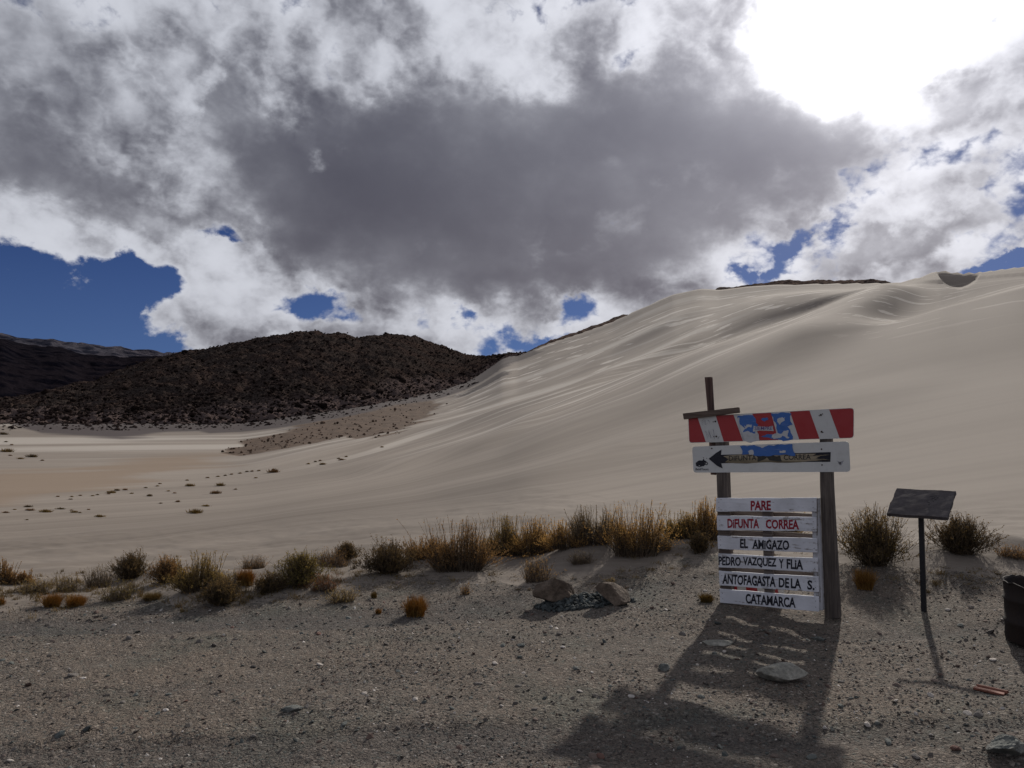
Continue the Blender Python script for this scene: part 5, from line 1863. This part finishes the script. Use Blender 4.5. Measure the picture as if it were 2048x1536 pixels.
# red and white board lying on its edge behind the pallet
e = bpy.data.objects.new('marker_board', None)
COL.objects.link(e)
M2 = SG.M.copy()
M2.translation = Vector(SG.o) - Vector(SG.n) * 0.18 - Vector((0, 0, 0.0))
e.matrix_world = M2
tag(e, 'red and white striped board lying on the ground behind the lettered boards', 'board')
x0 = SG.uv(1440, 1195)[0]
bw = 0.5
zb = 0.02
bb_ = prism('panel', [(x0, zb), (x0 + bw, zb), (x0 + bw, zb + 0.17), (x0, zb + 0.17)], 0.0, 0.01, e, PANEL_WHITE)
for k in range(3):
    u = x0 + 0.002 + k * 0.18
    prism('red_stripe', [(u, zb + 0.002), (u + 0.1, zb + 0.002), (u + 0.08, zb + 0.168), (max(u - 0.02, x0 + 0.002), zb + 0.168)], 0.0012, 0.0008, bb_, PANEL_RED)

# ------------------------------------------------------------------ stone lectern
p, t = at(1848, 1222)
lec = bpy.data.objects.new('stone_lectern', None)
COL.objects.link(lec)
lec.location = p
YL = math.radians(40)
TL = math.radians(28.0)
lec.rotation_euler = (0, 0, -YL)
tag(lec, 'slanted dark stone tablet on a thin black steel post right of the sign', 'plaque stand')
METAL = plain('black_steel', (0.014, 0.014, 0.017), 0.5, 0.4, 0.3, 60, 0.3)


def z3(x, y):
    return 1640 + x / 5.02, 960 + y / 5.02


def slate_material():
    m, N, b = mat_new('slate', 0.9, 0.1)
    pos = N.new('ShaderNodeTexCoord').outputs['Object']
    n = N.noise(pos, 16, 8, 0.7)
    n2 = N.noise(pos, 4, 4, 0.6)
    col = N.mix(N.ss(n, 0.3, 0.7), (0.052, 0.046, 0.048), (0.085, 0.076, 0.078))
    col = N.mix(N.ss(n2, 0.5, 0.7, 0, 0.5), col, (0.060, 0.050, 0.050))
    N.put(b.inputs['Base Color'], col)
    N.put(b.inputs['Roughness'], N.ss(n, 0.3, 0.7, 0.85, 0.95))
    bump(N, b, N.m('ADD', n, n2), 0.25, 0.004)
    return m


SLATE = slate_material()
# height of the slab centre from the photo
dctr = pdir(*z3(1015, 240))
tc = math.hypot(p.x, p.y) / math.hypot(dctr[0], dctr[1])
zc = EYE + dctr[2] * tc - p.z
Wd, Dp, Th = 0.455, 0.40, 0.028
import bmesh
bm = bmesh.new()
N1, N2_ = 26, 22
rsL = np.random.RandomState(5)
tops = {}
for face in (0, 1):
    for i in range(N1 + 1):
        for j in range(N2_ + 1):
            u, v = i / N1 - 0.5, j / N2_ - 0.5
            ex = 0.0022 * math.sin(j * 0.6 + face) * (abs(u) > 0.49) + rsL.normal(0, 0.0006) * (abs(u) > 0.49)
            ey = 0.003 * math.sin(i * 0.45 + face) * (abs(v) > 0.49) + rsL.normal(0, 0.0008) * (abs(v) > 0.49)
            x, y = u * Wd + ex, v * Dp + ey
            zz_ = (Th / 2 + 0.003 * float(fbm(np.array(x * 14), np.array(y * 14), 4, 3))) if face == 0 else -Th / 2
            tops[face, i, j] = bm.verts.new((x, y * math.cos(TL) - zz_ * math.sin(TL), y * math.sin(TL) + zz_ * math.cos(TL)))
for i in range(N1):
    for j in range(N2_):
        bm.faces.new((tops[0, i, j], tops[0, i + 1, j], tops[0, i + 1, j + 1], tops[0, i, j + 1]))
        bm.faces.new((tops[1, i, j], tops[1, i, j + 1], tops[1, i + 1, j + 1], tops[1, i + 1, j]))
for i in range(N1):
    for j in (0, N2_):
        bm.faces.new((tops[0, i, j], tops[0, i + 1, j], tops[1, i + 1, j], tops[1, i, j]))
for j in range(N2_):
    for i in (0, N1):
        bm.faces.new((tops[0, i, j], tops[0, i, j + 1], tops[1, i, j + 1], tops[1, i, j]))
bmesh.ops.recalc_face_normals(bm, faces=bm.faces)
me = bpy.data.meshes.new('stone_tablet')
bm.to_mesh(me)
bm.free()
slab = link('stone_tablet', me, lec, SLATE, (0, 0.02, zc))
# worn engraving on the tablet: a few raised strokes
ENG = plain('engraved_strokes', (0.05, 0.048, 0.052), 0.8)
rsE = np.random.RandomState(8)


def tab_box(name, x, y, lx, ly, rot, parent, mat):
    c, s = math.cos(rot), math.sin(rot)
    bm = bmesh.new()
    vs = []
    for zt in (Th / 2 + 0.0035, Th / 2 - 0.003):
        for a, b in ((-1, -1), (1, -1), (1, 1), (-1, 1)):
            X_, Y_ = x + a * lx * c - b * ly * s, y + a * lx * s + b * ly * c
            vs.append(bm.verts.new((X_, Y_ * math.cos(TL) - zt * math.sin(TL), Y_ * math.sin(TL) + zt * math.cos(TL))))
    for f in ((0, 1, 2, 3), (7, 6, 5, 4), (0, 4, 5, 1), (1, 5, 6, 2), (2, 6, 7, 3), (3, 7, 4, 0)):
        bm.faces.new([vs[k] for k in f])
    me = bpy.data.meshes.new(name)
    bm.to_mesh(me)
    bm.free()
    return link(name, me, parent, mat)


for k in range(9):
    tab_box('engraved_mark', 0.085 + rsE.uniform(-0.035, 0.035), 0.04 + rsE.uniform(-0.06, 0.06), rsE.uniform(0.006, 0.016), 0.0022, rsE.uniform(0, 3.1), slab, ENG)


def tube(name, a, b, r, parent, mat, seg=10, r2=None):
    a, b = Vector(a), Vector(b)
    d = (b - a).normalized()
    u = d.orthogonal().normalized()
    v = d.cross(u)
    r2 = r if r2 is None else r2
    co, fa = [], []
    for P_, rr_ in ((a, r), (b, r2)):
        for k in range(seg):
            an = k * 2 * math.pi / seg
            q_ = P_ + u * rr_ * math.cos(an) + v * rr_ * math.sin(an)
            co.append(q_[:])
    bm = bmesh.new()
    vs = [bm.verts.new(c) for c in co]
    for k in range(seg):
        bm.faces.new((vs[k], vs[(k + 1) % seg], vs[seg + (k + 1) % seg], vs[seg + k]))
    bm.faces.new(vs[:seg][::-1])
    bm.faces.new(vs[seg:])
    me = bpy.data.meshes.new(name)
    bm.to_mesh(me)
    bm.free()
    return link(name, me, parent, mat)


def box(name, lo, hi, parent, mat, bev=0.002):
    bm = bmesh.new()
    bmesh.ops.create_cube(bm, size=1.0)
    for v in bm.verts:
        v.co = Vector([(lo[k] + hi[k]) / 2 + v.co[k] * (hi[k] - lo[k]) for k in range(3)])
    if bev:
        bmesh.ops.bevel(bm, geom=bm.edges[:], offset=bev, segments=2, affect='EDGES')
    me = bpy.data.meshes.new(name)
    bm.to_mesh(me)
    bm.free()
    return link(name, me, parent, mat)


box('post', (-0.019, -0.019, -0.15), (0.019, 0.019, zc - 0.055), lec, METAL)
box('bracket', (-0.012, -0.02, zc - 0.10), (0.012, 0.02, zc - 0.018), lec, METAL)
# open square frame under the tablet and the slanting brace
fr = box('frame', (-0.15, -0.12, -0.034), (0.15, 0.12, -0.017), lec, METAL)
fr.location = (0, 0.02, zc)
fr.rotation_euler = (TL, 0, 0)
tube('brace', (-0.012, -0.005, zc - 0.12), (-0.05, -0.035, zc - 0.045), 0.006, lec, METAL)

# ------------------------------------------------------------------ oil drum at the right edge
p, t = at(2052, 1296)
RUST = None


def rust_material():
    m, N, b = mat_new('rusty_drum_steel', 0.8, 0.3)
    pos = N.new('ShaderNodeTexCoord').outputs['Object']
    n = N.noise(N.mapping(pos, scale=(1, 1, 0.4)), 9, 8, 0.7)
    n2 = N.noise(pos, 60, 5, 0.7)
    col = N.mix(N.ss(n, 0.35, 0.6), (0.008, 0.007, 0.007), (0.018, 0.011, 0.009))
    col = N.mix(N.ss(n2, 0.5, 0.75, 0, 0.6), col, (0.03, 0.017, 0.012))
    N.put(b.inputs['Base Color'], col)
    bump(N, b, N.m('ADD', n, n2), 0.6, 0.004)
    return m


RUST = rust_material()
rD = 0.285
hD = (1296 - 1180) / F * p.y
dr_ = bpy.data.objects.new('oil_drum', None)
COL.objects.link(dr_)
cxp = 2026 + rD * F / p.y
pd = pdir(cxp, 1290)
tt_ = (math.hypot(p.x, p.y) + 0.16) / math.hypot(pd[0], pd[1])
dr_.location = (pd[0] * tt_, pd[1] * tt_, 0)
dr_.location.z = float(ground_z(dr_.location.x, dr_.location.y)) - 0.01
tag(dr_, 'dark rusty cut down oil drum standing at the right edge', 'barrel')
prof = [(rD - 0.006, 0.0), (rD, 0.012), (rD - 0.002, hD * 0.30), (rD + 0.010, hD * 0.33), (rD - 0.002, hD * 0.36), (rD - 0.002, hD * 0.68), (rD + 0.010, hD * 0.71),
        (rD - 0.002, hD * 0.74), (rD, hD - 0.01), (rD + 0.004, hD), (rD - 0.006, hD + 0.001), (rD - 0.010, hD - 0.015), (rD - 0.010, 0.03), (0.02, 0.03)]
seg = 56
co, fa = [], []
rsD = np.random.RandomState(3)
dn = 1 + 0.012 * np.sin(np.arange(seg) * 2 * np.pi / seg * 3 + 1) + rsD.normal(0, 0.003, seg)
ragged = rsD.normal(0, 0.006, seg)
for i, (r_, z_) in enumerate(prof):
    for k in range(seg):
        an = 2 * math.pi * k / seg
        zz_ = z_ + (ragged[k] if z_ > hD - 0.02 else 0)
        co.append((r_ * dn[k] * math.cos(an), r_ * dn[k] * math.sin(an), zz_))
for i in range(len(prof) - 1):
    for k in range(seg):
        fa.append((i * seg + k, i * seg + (k + 1) % seg, (i + 1) * seg + (k + 1) % seg, (i + 1) * seg + k))
me = mesh_np('shell', np.array(co), np.array(fa), True)
link('shell', me, dr_, RUST)
tr_ = 14
torus = []
bm = bmesh.new()
ring = []
for k in range(seg):
    an = 2 * math.pi * k / seg
    row = []
    for j in range(6):
        a2 = j * math.pi / 3
        rr_ = (rD + 0.003) * dn[k] + 0.006 * math.cos(a2)
        row.append(bm.verts.new((rr_ * math.cos(an), rr_ * math.sin(an), hD + ragged[k] + 0.006 * math.sin(a2))))
    ring.append(row)
for k in range(seg):
    for j in range(6):
        bm.faces.new((ring[k][j], ring[(k + 1) % seg][j], ring[(k + 1) % seg][(j + 1) % 6], ring[k][(j + 1) % 6]))
me = bpy.data.meshes.new('rim')
bm.to_mesh(me)
bm.free()
link('rim', me, dr_, RUST)

# ------------------------------------------------------------------ broken terracotta piece
p, t = at(1980, 1386)
TERRA = plain('terracotta', (0.16, 0.062, 0.042), 0.8, 0.2, 0.25, 30)
br = bpy.data.objects.new('broken_tile', None)
COL.objects.link(br)
br.location = p
br.rotation_euler = (0, 0.03, math.radians(-42))
tag(br, 'broken red terracotta tile piece on the gravel below the drum', 'broken tile')
box('flat_piece', (-0.085, -0.026, 0.004), (0.075, 0.018, 0.016), br, TERRA, 0.002)
pts = []
bm = bmesh.new()
sec = [(math.cos(a), math.sin(a)) for a in np.linspace(-0.25, math.pi + 0.25, 9)]
o_, i_ = [], []
for xx in (-0.075, 0.085):
    o_.append([bm.verts.new((xx + 0.006 * math.sin(k * 2.1), 0.036 + 0.016 * c, 0.010 + 0.016 * s)) for k, (c, s) in enumerate(sec)])
    i_.append([bm.verts.new((xx + 0.006 * math.sin(k * 2.1), 0.036 + 0.010 * c, 0.010 + 0.010 * s)) for k, (c, s) in enumerate(sec)])
for k in range(8):
    bm.faces.new((o_[0][k], o_[0][k + 1], o_[1][k + 1], o_[1][k]))
    bm.faces.new((i_[0][k + 1], i_[0][k], i_[1][k], i_[1][k + 1]))
    for s in (0, 1):
        bm.faces.new((o_[s][k], o_[s][k + 1], i_[s][k + 1], i_[s][k]))
for k in (0, 8):
    bm.faces.new((o_[0][k], o_[1][k], i_[1][k], i_[0][k]))
bmesh.ops.recalc_face_normals(bm, faces=bm.faces)
me = bpy.data.meshes.new('rolled_piece')
bm.to_mesh(me)
bm.free()
link('rolled_piece', me, br, TERRA)
